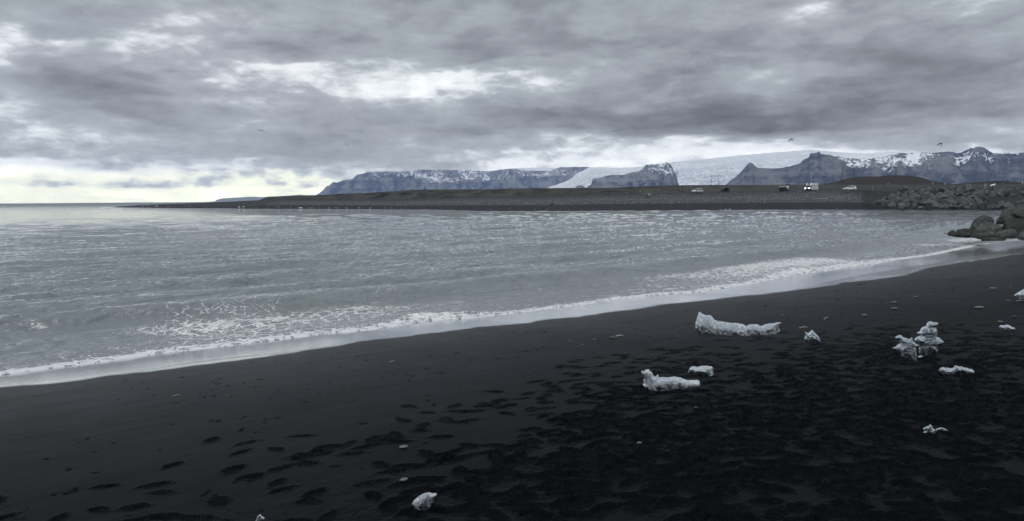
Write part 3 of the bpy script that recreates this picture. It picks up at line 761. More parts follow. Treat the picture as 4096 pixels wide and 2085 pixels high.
ridge_mesh('nunatak', [(2300,752),(2308,744),(2318,740),(2328,741),(2341,752)], 8200, 752, MT['mountA'], depth=300, back=300, gamp=.1, seed=228, rows=10, step=3, jag=1, snow=([(2300,600),(2341,600)], 50, 1))
B_pts = [(2340,754),(2350,748),(2366,738),(2368,722),(2371,716),(2410,709),(2449,699),(2488,701),(2527,690),(2558,685),(2572,672),(2585,660),(2616,656),(2643,653),(2660,650),(2674,652),(2686,664),(2693,683),(2709,711),(2706,726),(2712,735),(2725,756)]
ridge_mesh('mountain', B_pts, 8150, 756, MT['mountA'], depth=500, gamp=0.20, seed=240, jag=3.0, step=3,
           snow=([(2340,650),(2400,712),(2500,712),(2580,700),(2640,705),(2690,712),(2725,650)], 44, 1.05))
G2 = [(2640,662),(2690,648),(2760,642),(2850,634),(2950,622),(3050,614),(3150,606),(3240,600),(3340,608),(3420,614)]
ridge_mesh('glacier', G2, 10600, 752, MT['glacier'], depth=2500, gamp=0.025, seed=250, crev=0.9, jag=1.0, shape=1.1, rows=60)
C0 = [(3340,632),(3374,621),(3425,614),(3468,615),(3528,608),(3574,608),(3610,612),(3660,625),(3800,640)]
ridge_mesh('snow_plateau', C0, 9300, 700, MT['glacier'], depth=700, gamp=0.05, seed=255, crev=0.6, jag=4, shape=0.9, rows=20)
C_pts = [(2885,752),(2905,739),(2907,732),(2920,722),(2934,713),(2957,694),(2973,675),(2988,656),(2994,651),(3000,650),(3008,654),(3017,664),(3032,671),(3070,673),(3106,673),(3153,668),(3196,655),(3204,644),(3221,634),(3232,627),(3236,614),(3247,612),(3262,612),(3264,609),(3272,608),(3279,617),(3306,618),(3320,621),(3336,627),(3370,629),(3400,634),(3440,637),(3480,636),(3520,628),(3560,622),(3600,612),(3640,611),(3700,612),(3749,610),(3791,607),(3825,613),(3838,611),(3850,603),(3872,593),(3885,595),(3900,588),(3911,587),(3923,588),(3949,604),(3962,612),(4000,617),(4030,613),(4038,617),(4096,610),(4200,604),(4350,630),(4500,620)]
ridge_mesh('mountain', C_pts, 8000, 756, MT['mountC'], depth=2600, gamp=0.26, seed=260, jag=3.5, step=3, rows=64,
           snow=([(2885,500),(3230,560),(3290,632),(3340,648),(3400,680),(3500,692),(3560,708),(3640,710),(3760,694),(3840,674),(3880,640),(3960,650),(4096,610)], 58, 0.95))
# low headland far out on the left
ridge_mesh('headland', [(560,811.5),(700,809.5),(830,808),(858,806),(868,799),(888,794),(959,790),(1004,787),(1060,789),(1100,786),(1201,779),(1215,781),(1250,784),(1340,787)], 9000, 806, MT['headland'], depth=500, back=300, gamp=0.03, seed=280, jag=0.8, rows=12, shape=0.6)
ridge_mesh('hill', [(3270,744),(3298,738),(3340,727),(3383,715),(3425,708),(3468,706),(3511,706),(3549,702),(3596,701),(3638,704),(3681,710),(3723,724),(3766,731),(3804,737),(3851,734),(3915,728),(3936,726),(3980,724),(4021,723),(4038,727),(4096,731),(4300,720),(4480,735)], 1150, 742, MT['hill'], depth=330, back=200, gamp=0.10, seed=290, jag=1.0, rows=30, shape=1.0, kfreq=0.02)
for i, (xa, xb, yt) in enumerate(((3138, 3165, 735.5), (3222, 3240, 735.8), (3287, 3318, 734.0))):
    ridge_mesh('mound', [(xa, 740), ((xa*.6+xb*.4), yt), ((xa*.4+xb*.6), yt+.4), (xb, 740)], 900, 742, MT['hill'], depth=60, back=60, gamp=.02, seed=300+i, jag=.2, rows=6, step=3)
print('mountains', time.time()-T0)

# ------------------------------------------------------------------ haze
bm_ = bmesh.new(); bmesh.ops.create_cube(bm_, size=1.0)
me = bpy.data.meshes.new('haze'); bm_.to_mesh(me); bm_.free()
hz_o = bpy.data.objects.new('haze', me); COL.objects.link(hz_o); hz_o['kind'] = 'stuff'
hz_o.scale = (32600, 32600, HTOP+4); hz_o.location = (0, 0, (HTOP+4)/2-4)
m, t = mat('haze_air'); pv = t.node('ShaderNodeVolumePrincipled')
pv.inputs['Color'].default_value = (0.42, 0.59, 0.98, 1); pv.inputs['Density'].default_value = HZD; pv.inputs['Anisotropy'].default_value = 0.0
out = t.node('ShaderNodeOutputMaterial'); t.l.new(pv.outputs[0], out.inputs['Volume'])
me.materials.append(m)

# ------------------------------------------------------------------ mesh builder for objects
class MB:
    def __init__(s): s.b = bmesh.new()
    def box(s, c, size, rot=None, taper=None, bevel=0.0):
        r = bmesh.ops.create_cube(s.b, size=1.0); vs = r['verts']
        for v in vs:
            v.co = Vector((v.co.x*size[0], v.co.y*size[1], v.co.z*size[2]))
            if taper and v.co.z > 0: v.co.x *= taper[0]; v.co.y *= taper[1]
        if bevel:
            es = list({e for v in vs for e in v.link_edges})
            g = bmesh.ops.bevel(s.b, geom=es, offset=bevel, segments=2, affect='EDGES')
            vs = list({v for f in g['faces'] for v in f.verts} | {v for v in vs if v.is_valid})
        if rot: 
            Mx = Matrix.Rotation(rot[2], 3, 'Z')@Matrix.Rotation(rot[1], 3, 'Y')@Matrix.Rotation(rot[0], 3, 'X')
            for v in vs: v.co = Mx@v.co
        for v in vs: v.co += Vector(c)
        return s
    def tube(s, a, b, r0, r1=None, seg=8):
        a = Vector(a); b = Vector(b); r1 = r0 if r1 is None else r1
        d = (b-a); L = d.length; qn = d.to_track_quat('Z', 'Y')
        r = bmesh.ops.create_cone(s.b, cap_ends=True, segments=seg, radius1=r0, radius2=r1, depth=L)
        for v in r['verts']: v.co = qn@v.co+(a+b)/2
        return s
    def ball(s, c, r, sc=(1, 1, 1), sub=2):
        rr = bmesh.ops.create_icosphere(s.b, subdivisions=sub, radius=r)
        for v in rr['verts']: v.co = Vector((v.co.x*sc[0], v.co.y*sc[1], v.co.z*sc[2]))+Vector(c)
        return s
    def prism(s, prof, y0, y1, inset=None):
        """side profile (x,z) extruded from y0 to y1; inset(x,z) pulls the sides in"""
        A_ = []; B_ = []
        for (x, z) in prof:
            k = inset(x, z) if inset else 0
            A_.append(s.b.verts.new((x, y0+k, z))); B_.append(s.b.verts.new((x, y1-k, z)))
        n = len(prof)
        s.b.faces.new(A_); s.b.faces.new(B_[::-1])
        for i in range(n): s.b.faces.new((A_[i], B_[i], B_[(i+1) % n], A_[(i+1) % n]))
        return s
    def quad(s, pts, th=0.02, n=None):
        P = [Vector(p) for p in pts]; nn = (P[1]-P[0]).cross(P[2]-P[0]).normalized()*th
        a = [s.b.verts.new(p) for p in P]; b = [s.b.verts.new(p+nn) for p in P]
        s.b.faces.new(a[::-1]); s.b.faces.new(b)
        k = len(P)
        for i in range(k): s.b.faces.new((a[i], a[(i+1) % k], b[(i+1) % k], b[i]))
        return s
    def build(s, name, mt, parent=None, smooth=False):
        bmesh.ops.recalc_face_normals(s.b, faces=s.b.faces)
        me = bpy.data.meshes.new(name); s.b.to_mesh(me); s.b.free()
        if smooth: me.polygons.foreach_set('use_smooth', [True]*len(me.polygons))
        me.materials.append(mt)
        o = bpy.data.objects.new(name, me); COL.objects.link(o)
        if parent: o.parent = parent
        return o

def dg_mesh(o):
    dg = bpy.context.evaluated_depsgraph_get(); dg.update()
    return bpy.data.meshes.new_from_object(o.evaluated_get(dg))
def outline_solid(name, pix, plane_pt, plane_n, mt, thick, voxel, rough_amp, seed, mind=0.22, power=0.5, smooth=False, lump=0.0, iters=2, facet=0.0, back=1.0):
    """a solid whose front outline is given: traced points are carried to a plane standing in the world, then given depth"""
    n = Vector(plane_n).normalized(); P0 = Vector(plane_pt)
    ex = Vector((n.y, -n.x, 0)).normalized(); ez = ex.cross(n)*1.0
    if ez.z < 0: ez = -ez
    o3 = Vector((0, 0, CZ)); pts = []
    for x, y in pix:
        d = Vector(ray(x, y)); t_ = (P0-o3).dot(n)/d.dot(n); q_ = o3+d*t_-P0
        pts.append((q_.dot(ex), q_.dot(ez)))
    pts = np.array(pts)
    b = bmesh.new()
    fa = [b.verts.new((p[0], -thick, p[1])) for p in pts]; ba = [b.verts.new((p[0], thick, p[1])) for p in pts]
    f1 = b.faces.new(fa); f2 = b.faces.new(ba[::-1]); N = len(pts)
    for i in range(N): b.faces.new((fa[i], ba[i], ba[(i+1) % N], fa[(i+1) % N]))
    bmesh.ops.triangulate(b, faces=[f1, f2]); bmesh.ops.recalc_face_normals(b, faces=b.faces)
    me = bpy.data.meshes.new('tmp'); b.to_mesh(me); b.free()
    ob = bpy.data.objects.new('tmp', me); COL.objects.link(ob)
    md = ob.modifiers.new('r', 'REMESH'); md.mode = 'VOXEL'; md.voxel_size = voxel
    me2 = dg_mesh(ob); bpy.data.objects.remove(ob); bpy.data.meshes.remove(me)
    me2.name = name
    co = np.empty(len(me2.vertices)*3, np.float32); me2.vertices.foreach_get('co', co); co = co.reshape(-1, 3).astype(float)
    # distance to the outline
    a = pts; c = np.roll(pts, -1, 0); P_ = co[:, [0, 2]]
    dm = np.full(len(co), 1e9)
    for i in range(N):
        ab = c[i]-a[i]; L2 = ab@ab+1e-12; tt = np.clip(((P_-a[i])@ab)/L2, 0, 1)
        dd = np.linalg.norm(P_-a[i]-tt[:, None]*ab, axis=1); dm = np.minimum(dm, dd)
    dn = dm/max(dm.max(), 1e-6)
    rel_ = co[:, 1]/thick
    prof = mind+(1-mind)*np.clip(dn, 0, 1)**power
    nz = fbm(co[:, 0]/thick*1.1+7, co[:, 2]/thick*1.1+seed, 4, seed)-0.5
    sgn = np.sign(rel_)
    nzf = np.where(rel_ < 0, nz, -nz)
    co[:, 1] = rel_*thick*prof*(1+lump*nzf*2)*np.where(rel_ > 0, back, 1)
    r1 = fbm(co[:, 0]/voxel*0.22, co[:, 2]/voxel*0.22+co[:, 1]/voxel*.2, 3, seed+5, 0.6, ridged=True)-0.6
    co[:, 1] += rough_amp*r1*np.where(rel_ < 0, -1, 1)*(dn > 0.02)*0.45
    co[:, 0] += rough_amp*0.35*(vnoise(co[:, 0]/voxel*.5, co[:, 2]/voxel*.5, seed+8)-.5)
    co[:, 2] += rough_amp*0.35*(vnoise(co[:, 0]/voxel*.5+9, co[:, 2]/voxel*.5, seed+9)-.5)
    if facet:
        rr = np.random.default_rng(seed); size = max(np.ptp(pts[:, 0]), np.ptp(pts[:, 1]))/2; cen = np.array([pts[:, 0].mean(), 0, pts[:, 1].mean()])
        for k in range(12):
            nn = rr.normal(size=3)*np.array([1, .8, 1]); nn[1] = -abs(nn[1])-0.25; nn /= np.linalg.norm(nn)
            q_ = co-cen; pd = q_@nn; lim = np.quantile(pd, 1-facet*rr.uniform(.4, 1)); ex_ = np.clip(pd-lim, 0, None)
            mv = nn*np.array([0.35, 1, 0.35]); co -= ex_[:, None]*mv[None, :]*0.95
    # local -> world orientation baked, origin at plane point
    Wc = co[:, 0:1]*np.array(ex)[None]+co[:, 2:3]*np.array(ez)[None]+co[:, 1:2]*np.array(-n if (-n).dot(Vector((0, -1, 0))) < 0 else n)[None]
    me2.vertices.foreach_set('co', Wc.astype(np.float32).ravel()); me2.update()
    me2.polygons.foreach_set('use_smooth', np.full(len(me2.polygons), smooth)); me2.materials.clear(); me2.materials.append(mt)
    o = bpy.data.objects.new(name, me2); COL.objects.link(o); o.location = P0
    return o

# ------------------------------------------------------------------ ice on the near sand
def crop(ox, oy, k, pts): return [(ox+k*a, oy+k*b) for a, b in pts]
def ice(pix, base, mt, thick, label, voxpx=1.5, rough=0.010, seed=1, lump=.18, smooth=False, sink=0.012, power=.5, mind=.22):
    a = ground_hit(*base[0]); b = ground_hit(*base[1])
    e = b-a; e[2] = 0; n = np.array([e[1], -e[0], 0]); n /= np.linalg.norm(n)
    if n[1] > 0: n = -n
    mid = (a+b)/2; mid[2] -= sink
    D = np.linalg.norm(mid[:2])
    o = outline_solid('ice_chunk', pix, mid, n, mt, thick, voxpx*D/F, rough, seed, mind=mind, lump=lump, smooth=smooth, power=power)
    tag(o, label, 'ice', 'ice chunks washed up on the black sand')
    return o
big = crop(2700,1230,.1708,[(575,105),(600,135),(630,155),(710,185),(800,180),(850,215),(880,260),(915,300),(1000,320),(1150,340),(1290,365),(1430,365),(1520,385),(1600,400),(1640,435),(1675,470),(1690,430),(1720,415),(1760,395),(1840,395),(1900,395),(1950,420),(1990,438),(2040,430),(2120,395),(2230,375),(2320,370),(2390,350),(2450,355),(2470,375),(2450,420),(2430,490),(2440,570),(2390,610),(2300,645),(2170,685),(2090,655),(1980,630),(1850,620),(1800,625),(1760,615),(1740,650),(1710,700),(1640,725),(1500,730),(1370,733),(1220,720),(1000,712),(880,700),(760,672),(680,635),(580,605),(550,570),(495,530),(492,450),(497,340),(525,290),(540,220),(555,180),(570,155),(560,125)])
ice(big, ((2800,1335),(3071,1349)), MT['ice_white'], 0.085, 'largest ice slab, long and cloudy white, notched where its right end narrows', seed=11, rough=.005, lump=.12)
low = crop(2540,1450,.132,[(185,260),(250,275),(300,240),(350,215),(410,215),(450,260),(500,300),(540,360),(560,420),(620,440),(680,370),(710,410),(700,480),(760,465),(840,450),(900,470),(1000,465),(1100,445),(1200,440),(1300,455),(1390,470),(1480,515),(1590,550),(1750,545),(1900,540),(1950,580),(1975,650),(1950,710),(1850,710),(1700,735),(1600,745),(1480,805),(1360,825),(1210,855),(1050,860),(800,865),(680,870),(560,840),(460,820),(370,750),(300,750),(230,660),(320,640),(290,590),(260,540),(280,470),(230,400)])
ice(low, ((2600,1562),(2760,1560)), MT['ice_white'], 0.075, 'fish-shaped white ice slab with a raised clear corner and a tapering right end', seed=12, rough=.005, lump=.12)
sm = crop(2540,1450,.132,[(1650,330),(1650,260),(1690,170),(1740,120),(1800,125),(1880,155),(1920,165),(1960,115),(2010,105),(2060,115),(2130,100),(2200,115),(2280,125),(2340,180),(2345,290),(2355,390),(2290,420),(2210,438),(2120,405),(2000,370),(1880,335),(1820,275),(1760,285),(1700,345)])
ice(sm, ((2760,1495),(2850,1507)), MT['ice_white'], 0.06, 'small white ice lump with a thin curved leg, just above the fish-shaped slab', seed=13, rough=.005, lump=.12)
sl = crop(3560,1270,.1449,[(135,555),(190,510),(255,478),(310,500),(380,560),(470,570),(500,610),(560,590),(590,555),(630,590),(620,640),(680,700),(740,760),(800,750),(790,790),(720,825),(670,800),(690,850),(720,900),(735,1000),(745,1100),(730,1200),(700,1240),(620,1210),(520,1180),(440,1180),(360,1130),(330,1070),(310,1000),(200,940),(150,890),(100,910),(75,870),(80,835),(160,810),(200,760),(290,720),(240,650),(190,610),(150,590)])
ice(sl, ((3600,1446),(3668,1448)), MT['ice_mid'], 0.05, 'jagged clear ice chunk standing upright, left of the taller one', seed=14, rough=.014, lump=.3, voxpx=1.2)
sr = crop(3560,1270,.1449,[(1030,180),(1060,130),(1140,112),(1190,140),(1300,140),(1300,190),(1260,250),(1200,280),(1270,330),(1285,440),(1250,560),(1280,590),(1330,545),(1400,600),(1465,680),(1440,740),(1370,790),(1280,810),(1290,900),(1290,960),(1200,980),(1150,1050),(1050,1030),(1000,1090),(930,1115),(780,1105),(850,1060),(820,1000),(815,800),(760,740),(690,640),(720,570),(820,525),(900,520),(840,470),(760,440),(860,380),(870,320),(930,260),(1010,250)])
ice(sr, ((3680,1430),(3740,1424)), MT['ice_clear'], 0.06, 'tallest ice chunk, a glassy pillar bristling with knobs', seed=15, rough=.016, lump=.3, voxpx=1.2)
lr = crop(3740,1280,.1907,[(95,1060),(120,1010),(200,995),(225,1020),(265,1005),(320,1020),(400,1010),(420,965),(480,965),(520,1000),(560,980),(620,1005),(690,1010),(710,1040),(770,1030),(820,1080),(800,1115),(720,1110),(620,1115),(560,1095),(450,1100),(400,1140),(460,1195),(380,1185),(330,1160),(250,1130),(190,1155),(130,1110)])
ice(lr, ((3765,1502),(3890,1498)), MT['ice_mid'], 0.05, 'low glassy ice chunk lying stretched out like a reclining figure', seed=16, rough=.010, lump=.5)
rs = crop(3740,1280,.1907,[(1345,150),(1370,110),(1440,115),(1500,100),(1580,125),(1610,160),(1665,160),(1680,195),(1640,220),(1540,195),(1480,230),(1420,205),(1390,175)])
ice(rs, ((4000,1322),(4060,1323)), MT['ice_white'], 0.06, 'small flat white ice piece near the right edge, above the low glassy chunk', seed=17, rough=.008)
cr_ = crop(2700,1200,.3052,[(1695,500),(1710,470),(1708,410),(1725,430),(1745,440),(1780,410),(1805,395),(1830,430),(1870,465),(1890,500),(1905,530),(1900,568),(1860,560),(1790,560),(1750,580),(1725,560),(1700,530)])
ice(cr_, ((3225,1375),(3280,1374)), MT['ice_clear'], 0.07, 'small crown-shaped clear ice chunk right of the largest slab', seed=18, rough=.012, lump=.4)
er = crop(3450,1100,.3813,[(1590,215),(1630,185),(1690,150),(1760,140),(1800,190),(1790,260),(1690,268),(1655,255),(1640,225),(1615,225)])
ice(er, ((4080,1202),(4130,1202)), MT['ice_white'], 0.14, 'white ice chunk cut off by the right edge of the picture', seed=19, rough=.012)
s1 = crop(3400,1550,.408,[(715,400),(745,385),(770,378),(785,360),(805,385),(810,400),(835,420),(838,455),(820,472),(780,462),(740,455),(715,440),(735,425),(715,415)])
ice(s1, ((3700,1738),(3742,1742)), MT['ice_mid'], 0.028, 'little knobbly ice bit alone in the trampled sand at lower right', seed=20, rough=.006, voxpx=1.4)
s2 = crop(3400,1550,.408,[(836,412),(870,400),(895,393),(930,403),(957,420),(930,431),(880,434),(842,434)])
ice(s2, ((3745,1727),(3790,1725)), MT['ice_mid'], 0.014, 'thin pointed ice splinter touching the little knobbly bit', seed=21, rough=.004, voxpx=1.2)
fg = crop(1580,1880,.1564,[(460,830),(500,760),(560,710),(640,680),(640,650),(700,620),(780,600),(860,588),(910,618),(1000,612),(1060,635),(1040,680),(1010,740),(965,800),(950,850),(940,900),(880,960),(800,1010),(760,1050),(680,1025),(560,990),(500,940),(470,880)])
ice(fg, ((1660,2036),(1730,2038)), MT['ice_dull'], 0.05, 'dull grey ice lump closest to the camera, at the bottom', seed=22, rough=.006, voxpx=1.6)
ice([(1024,2083),(1030,2066),(1038,2058),(1046,2066),(1058,2074),(1060,2092),(1040,2098),(1026,2094)], ((1026,2096),(1058,2096)), MT['ice_clear'], 0.018, 'tiny clear ice splinter at the bottom edge left of centre', seed=23, rough=.004, voxpx=1.4)
print('ice', time.time()-T0)

# ------------------------------------------------------------------ pebbles and sticks
def pebble(x0, x1, y0, y1, label, mt='pebble', rz=0.0, flat=0.35, name='pebble'):
    P = ground_hit((x0+x1)/2, y1-1); D = np.linalg.norm(P-np.array([0, 0, CZ])); wd = (x1-x0)/F*D
    dep = wd*0.7
    b = bmesh.new(); bmesh.ops.create_icosphere(b, subdivisions=3, radius=1.0)
    hh = max(wd*flat*.75, (y1-y0)/F*D*0.55)
    sd_ = random.random()*50
    for v in b.verts:
        n = float(vnoise(np.array([v.co.x*1.3+sd_]), np.array([v.co.y*1.3+v.co.z]), 3)[0])
        k = 0.88+0.22*n
        v.co = Vector((v.co.x*wd/2*k, v.co.y*dep/2*k, v.co.z*hh/2*k))
    me = bpy.data.meshes.new(name); b.to_mesh(me); b.free()
    me.polygons.foreach_set('use_smooth', [True]*len(me.polygons)); me.materials.append(MT[mt])
    o = bpy.data.objects.new(name, me); COL.objects.link(o)
    o.location = (P[0], P[1], P[2]+hh*0.22); o.rotation_euler = (0, 0, rz)
    return tag(o, label, 'pebble', 'pebbles lying on the sand')
pebble(3960,3984,1149,1156,'flat pale pebble high on the sand below the boulders, left of a smaller one')
pebble(4038,4048,1143,1148,'smallest pale pebble high on the sand near the right edge')
pebble(3653,3671,1182,1189,'pale pebble highest up between the wet sand and the standing ice')
pebble(3565,3587,1205,1212,'upper of two pale pebbles above the left standing ice chunk')
pebble(3566,3591,1228,1236,'lower of two pale pebbles above the left standing ice chunk')
pebble(3901,3933,1225,1233,'long flat grey pebble right of the tallest ice chunk, higher up')
pebble(4025,4040,1199,1204,'small pale pebble left of the ice at the right edge')
pebble(4066,4084,1199,1206,'rounded grey pebble under the ice cut off by the right edge')
pebble(4048,4067,1262,1268,'dark rimmed pebble below the ice at the right edge','pebble_dark')
pebble(3991,4012,1285,1289,'thin flat pebble just above the small flat white ice piece')
pebble(3448,3471,1259,1263,'thin white flat pebble left of the dark ridge behind the standing ice')
pebble(3122,3138,1257,1263,'curved pale pebble up beyond the largest ice slab')
pebble(1599,1633,1902,1922,'smooth grey oval pebble in front, above the nearest ice lump', rz=0.6, flat=0.4)
pebble(2435,2476,1341,1354,'dark lone stone on smooth sand left of the largest ice slab','pebble_dark', flat=.4)
pebble(2279-6,2279+6,1360,1364,'tiny pebble, leftmost of the row beside the dark lone stone')
pebble(2324,2338,1376,1380,'tiny pale pebble below and left of the dark lone stone')
pebble(2372,2386,1354,1359,'tiny pale pebble just left of the dark lone stone')
pebble(1920,1929,1351,1355,'tiny pale pebble alone on the smooth sand just below the wet band')
pebble(2778,2790,1627,1631,'tiny pale pebble in the trampled sand below the fish-shaped ice')
pebble(2546,2567,1768,1773,'small white sliver of stone in the middle of the trampled sand')
pebble(1597,1634,1780,1790,'flaky white shell-like stone above the grey oval pebble', rz=.3)
def stick(p0, p1, r, label):
    a = ground_hit(*p0); b = ground_hit(*p1)
    mb = MB(); n = 6; pr = None; mid = (a+b)/2
    for i in range(n+1):
        f = i/n; P = a*(1-f)+b*f-mid; P[2] = a[2]*(1-f)+b[2]*f-mid[2]+r+0.012*math.sin(f*math.pi)
        if pr is not None: mb.tube(pr, P, r*(1-.5*abs(f-.5)), r*(1-.5*abs(f-.5)), 6)
        pr = P.copy()
    o = mb.build('stick', MT['stick'], smooth=True); o.location = mid
    return tag(o, label, 'stick', 'washed-up sticks on the sand')
stick((690,1587),(722,1582),.004,'thin pale stick on the smooth sand at the far left')
stick((1558,1451),(1578,1446),.006,'short pale stick on the smooth sand left of centre')
stick((3197,1314),(3229,1311),.008,'pale stick just above the crown-shaped ice')
stick((3296,1279),(3312,1271),.008,'pale stick higher up and right of the crown-shaped ice')
stick((2462,1347),(2492,1345),.010,'bent twig lying against the dark lone stone')

# ------------------------------------------------------------------ near boulders at the water's edge (right)
def nrock(pts, D, mt, thick, label, seed, facet=.45, back=1.0, lump=.22):
    """angular block: the outline stands in a plane, corner points are pushed out of it and everything is wrapped in flat faces"""
    pix = crop(3800, 790, .145, pts); rr = np.random.default_rng(seed)
    cx = sum(p_[0] for p_ in pix)/len(pix); cy = sum(p_[1] for p_ in pix)/len(pix); by = max(p_[1] for p_ in pix)
    base = at(cx, by, D); n = base.copy(); n[2] = 0; n = n/np.linalg.norm(n)
    b = bmesh.new()
    def put(x, y, dd): b.verts.new(Vector(at(x, y, D)+0*n)*1.0+Vector(n*dd)-Vector(base))
    for (x, y) in pix: put(x, y, rr.uniform(-.25, .25)*thick)
    w_ = max(p_[0] for p_ in pix)-min(p_[0] for p_ in pix); h_ = by-min(p_[1] for p_ in pix)
    for (fx_, fy_) in ((-.28, -.20), (.05, -.30), (.30, -.12), (-.22, .22), (.10, .15), (.30, .28), (-.02, .40), (-.36, .05)):
        sx = cx+(fx_+rr.uniform(-.07, .07))*w_*.85; sy = cy+(fy_+rr.uniform(-.07, .07))*h_*.85
        put(sx, sy, -thick*rr.uniform(.55, 1.0)*(1 if fy_ > 0 else .75)); put(sx, sy, thick*rr.uniform(.6, 1.0)*back)
    r_ = bmesh.ops.convex_hull(b, input=b.verts)
    bmesh.ops.delete(b, geom=[g for g in r_['geom_interior'] if isinstance(g, bmesh.types.BMVert)], context='VERTS')
    bmesh.ops.dissolve_limit(b, angle_limit=math.radians(9), verts=b.verts, edges=b.edges)
    bmesh.ops.bevel(b, geom=list(b.edges), offset=.05, segments=1, affect='EDGES')
    bmesh.ops.triangulate(b, faces=b.faces)
    for k in range(3):
        lim = [.9, .45, .24][k]
        bmesh.ops.subdivide_edges(b, edges=[e_ for e_ in b.edges if e_.calc_length() > lim], cuts=1, use_grid_fill=True)
        bmesh.ops.triangulate(b, faces=b.faces)
    co = np.array([v.co for v in b.verts]); 
    d_ = (fbm(co[:, 0]*1.3+co[:, 1]*.7, co[:, 2]*1.3+seed, 4, seed, .55, ridged=True)-.6)*.16+(fbm(co[:, 0]*4+co[:, 1]*3, co[:, 2]*4, 3, seed+2)-.5)*.07
    b.normal_update()
    for v, q_ in zip(b.verts, d_): v.co += v.normal*float(q_)
    me = bpy.data.meshes.new('boulder'); b.to_mesh(me); b.free(); me.materials.append(mt)
    o = bpy.data.objects.new('boulder', me); COL.objects.link(o); o.location = base
    return tag(o, label, 'boulder', "boulders at the water's edge")
nrock([(-80,1055),(-40,960),(20,915),(80,910),(140,935),(170,1000),(120,1060),(0,1065)], 61, MT['rockmoss'], .5, 'smallest dark boulder at the left tip of the near rocks, in the water', 31)
nrock([(10,1070),(100,980),(200,900),(300,870),(400,855),(460,875),(540,880),(620,920),(700,980),(680,1060),(540,1105),(300,1090),(100,1075)], 59.5, MT['rockmoss'], 1.0, 'low black-green boulder standing in the water before the domed one', 32)
nrock([(540,900),(580,780),(605,690),(650,640),(750,580),(820,540),(900,510),(1000,503),(1080,530),(1150,570),(1210,640),(1250,800),(1200,950),(850,1060),(650,1060),(560,1000)], 61.5, MT['rockgrey'], 1.5, 'domed layered grey boulder behind the big tilted slab', 33)
nrock([(560,1110),(640,1060),(700,980),(780,870),(850,770),(930,685),(1060,690),(1120,735),(1200,730),(1320,770),(1460,810),(1460,940),(1330,1000),(1200,1090),(1000,1120),(850,1140),(700,1125)], 57.6, MT['rockgreen'], 1.3, 'large tilted greenish grey slab boulder with a flat front face', 34, facet=.6)
nrock([(1250,740),(1400,640),(1500,520),(1600,400),(1700,330),(1800,260),(1890,200),(2000,200),(2050,400),(1900,560),(1720,620),(1560,700),(1400,760)], 62.5, MT['rockgrey'], 1.4, 'long ramp-like boulder rising to the right behind the mossy one', 35)
nrock([(1700,490),(1800,380),(1900,290),(2000,200),(2060,160),(2500,100),(2600,560),(2300,620),(2060,600),(1900,590),(1850,560),(1800,540)], 60.0, MT['rockgreen'], 1.4, 'smooth wedge boulder leaning over the mossy one at the right edge', 36, facet=.3)
nrock([(1440,930),(1460,800),(1500,680),(1570,610),(1700,590),(2000,620),(2300,600),(2550,640),(2600,1100),(2000,1120),(1700,1120),(1550,1080)], 58.8, MT['rockmoss'], 1.5, 'big square mossy green boulder in the middle of the near rocks', 37, facet=.3)
nrock([(1140,1105),(1200,1010),(1280,950),(1380,940),(1500,900),(1700,870),(1770,880),(1860,960),(1880,1145),(1700,1155),(1480,1140),(1300,1115)], 56.8, MT['rockgreen'], .9, 'sloping greenish boulder in front, below the mossy one', 38, facet=.3)
nrock([(1840,1150),(1880,1060),(1950,950),(2100,920),(2400,930),(2500,1170),(2000,1185)], 55.5, MT['rockgreen'], 1.0, 'lowest right boulder where sand meets the near rocks', 39)
nrock([(820,1195),(900,1130),(1000,1098),(1200,1098),(1400,1112),(1500,1150),(1560,1185),(1400,1200),(1100,1200),(900,1200)], 55.2, MT['rockmoss'], .6, 'flat half-sunken rock washed by foam in front of the near rocks', 40)
nrock([(1860,260),(1900,150),(1960,90),(2060,20),(2300,-30),(2600,-30),(2600,300),(2200,330),(1950,320)], 64.0, MT['rockgrey'], 1.6, 'topmost dark boulder of the near rocks at the right edge', 41)
nrock([(2000,700),(2150,300),(2500,200),(2800,400),(2850,1200),(2100,1200)], 62.5, MT['rockgrey'], 1.6, 'outermost boulder beyond the right edge, holding up the others', 42)
print('rocks', time.time()-T0)

# ------------------------------------------------------------------ far riprap wall: boulders as parts
def hull_rock(seed, npts=17):
    rr = np.random.default_rng(seed); b = bmesh.new()
    for k in range(npts):
        v = rr.normal(size=3); v /= np.linalg.norm(v); v *= rr.uniform(.78, 1.05)
        b.verts.new((v[0]*.5, v[1]*.42, v[2]*.42))
    r = bmesh.ops.convex_hull(b, input=b.verts)
    bmesh.ops.delete(b, geom=[g for g in r['geom_interior'] if isinstance(g, bmesh.types.BMVert)], context='VERTS')
    me = bpy.data.meshes.new('boulder'); b.to_mesh(me); b.free(); me.materials.append(MT['rock']); return me
HR = [hull_rock(500+i) for i in range(12)]
revD0, revD1 = 163.0, 176.0
rv = empty('rock_revetment', tuple(at(3800, 820, 170)), 'long sloping wall of piled grey boulders on the far shore at right', 'rock wall')
rvl = Vector(rv.location)
def rev_edge(y): return np.interp(y, [757, 764, 790, 818, 830], [3592, 3590, 3545, 3480, 3560])
nb_ = 0
y = 829.0
ri = 0
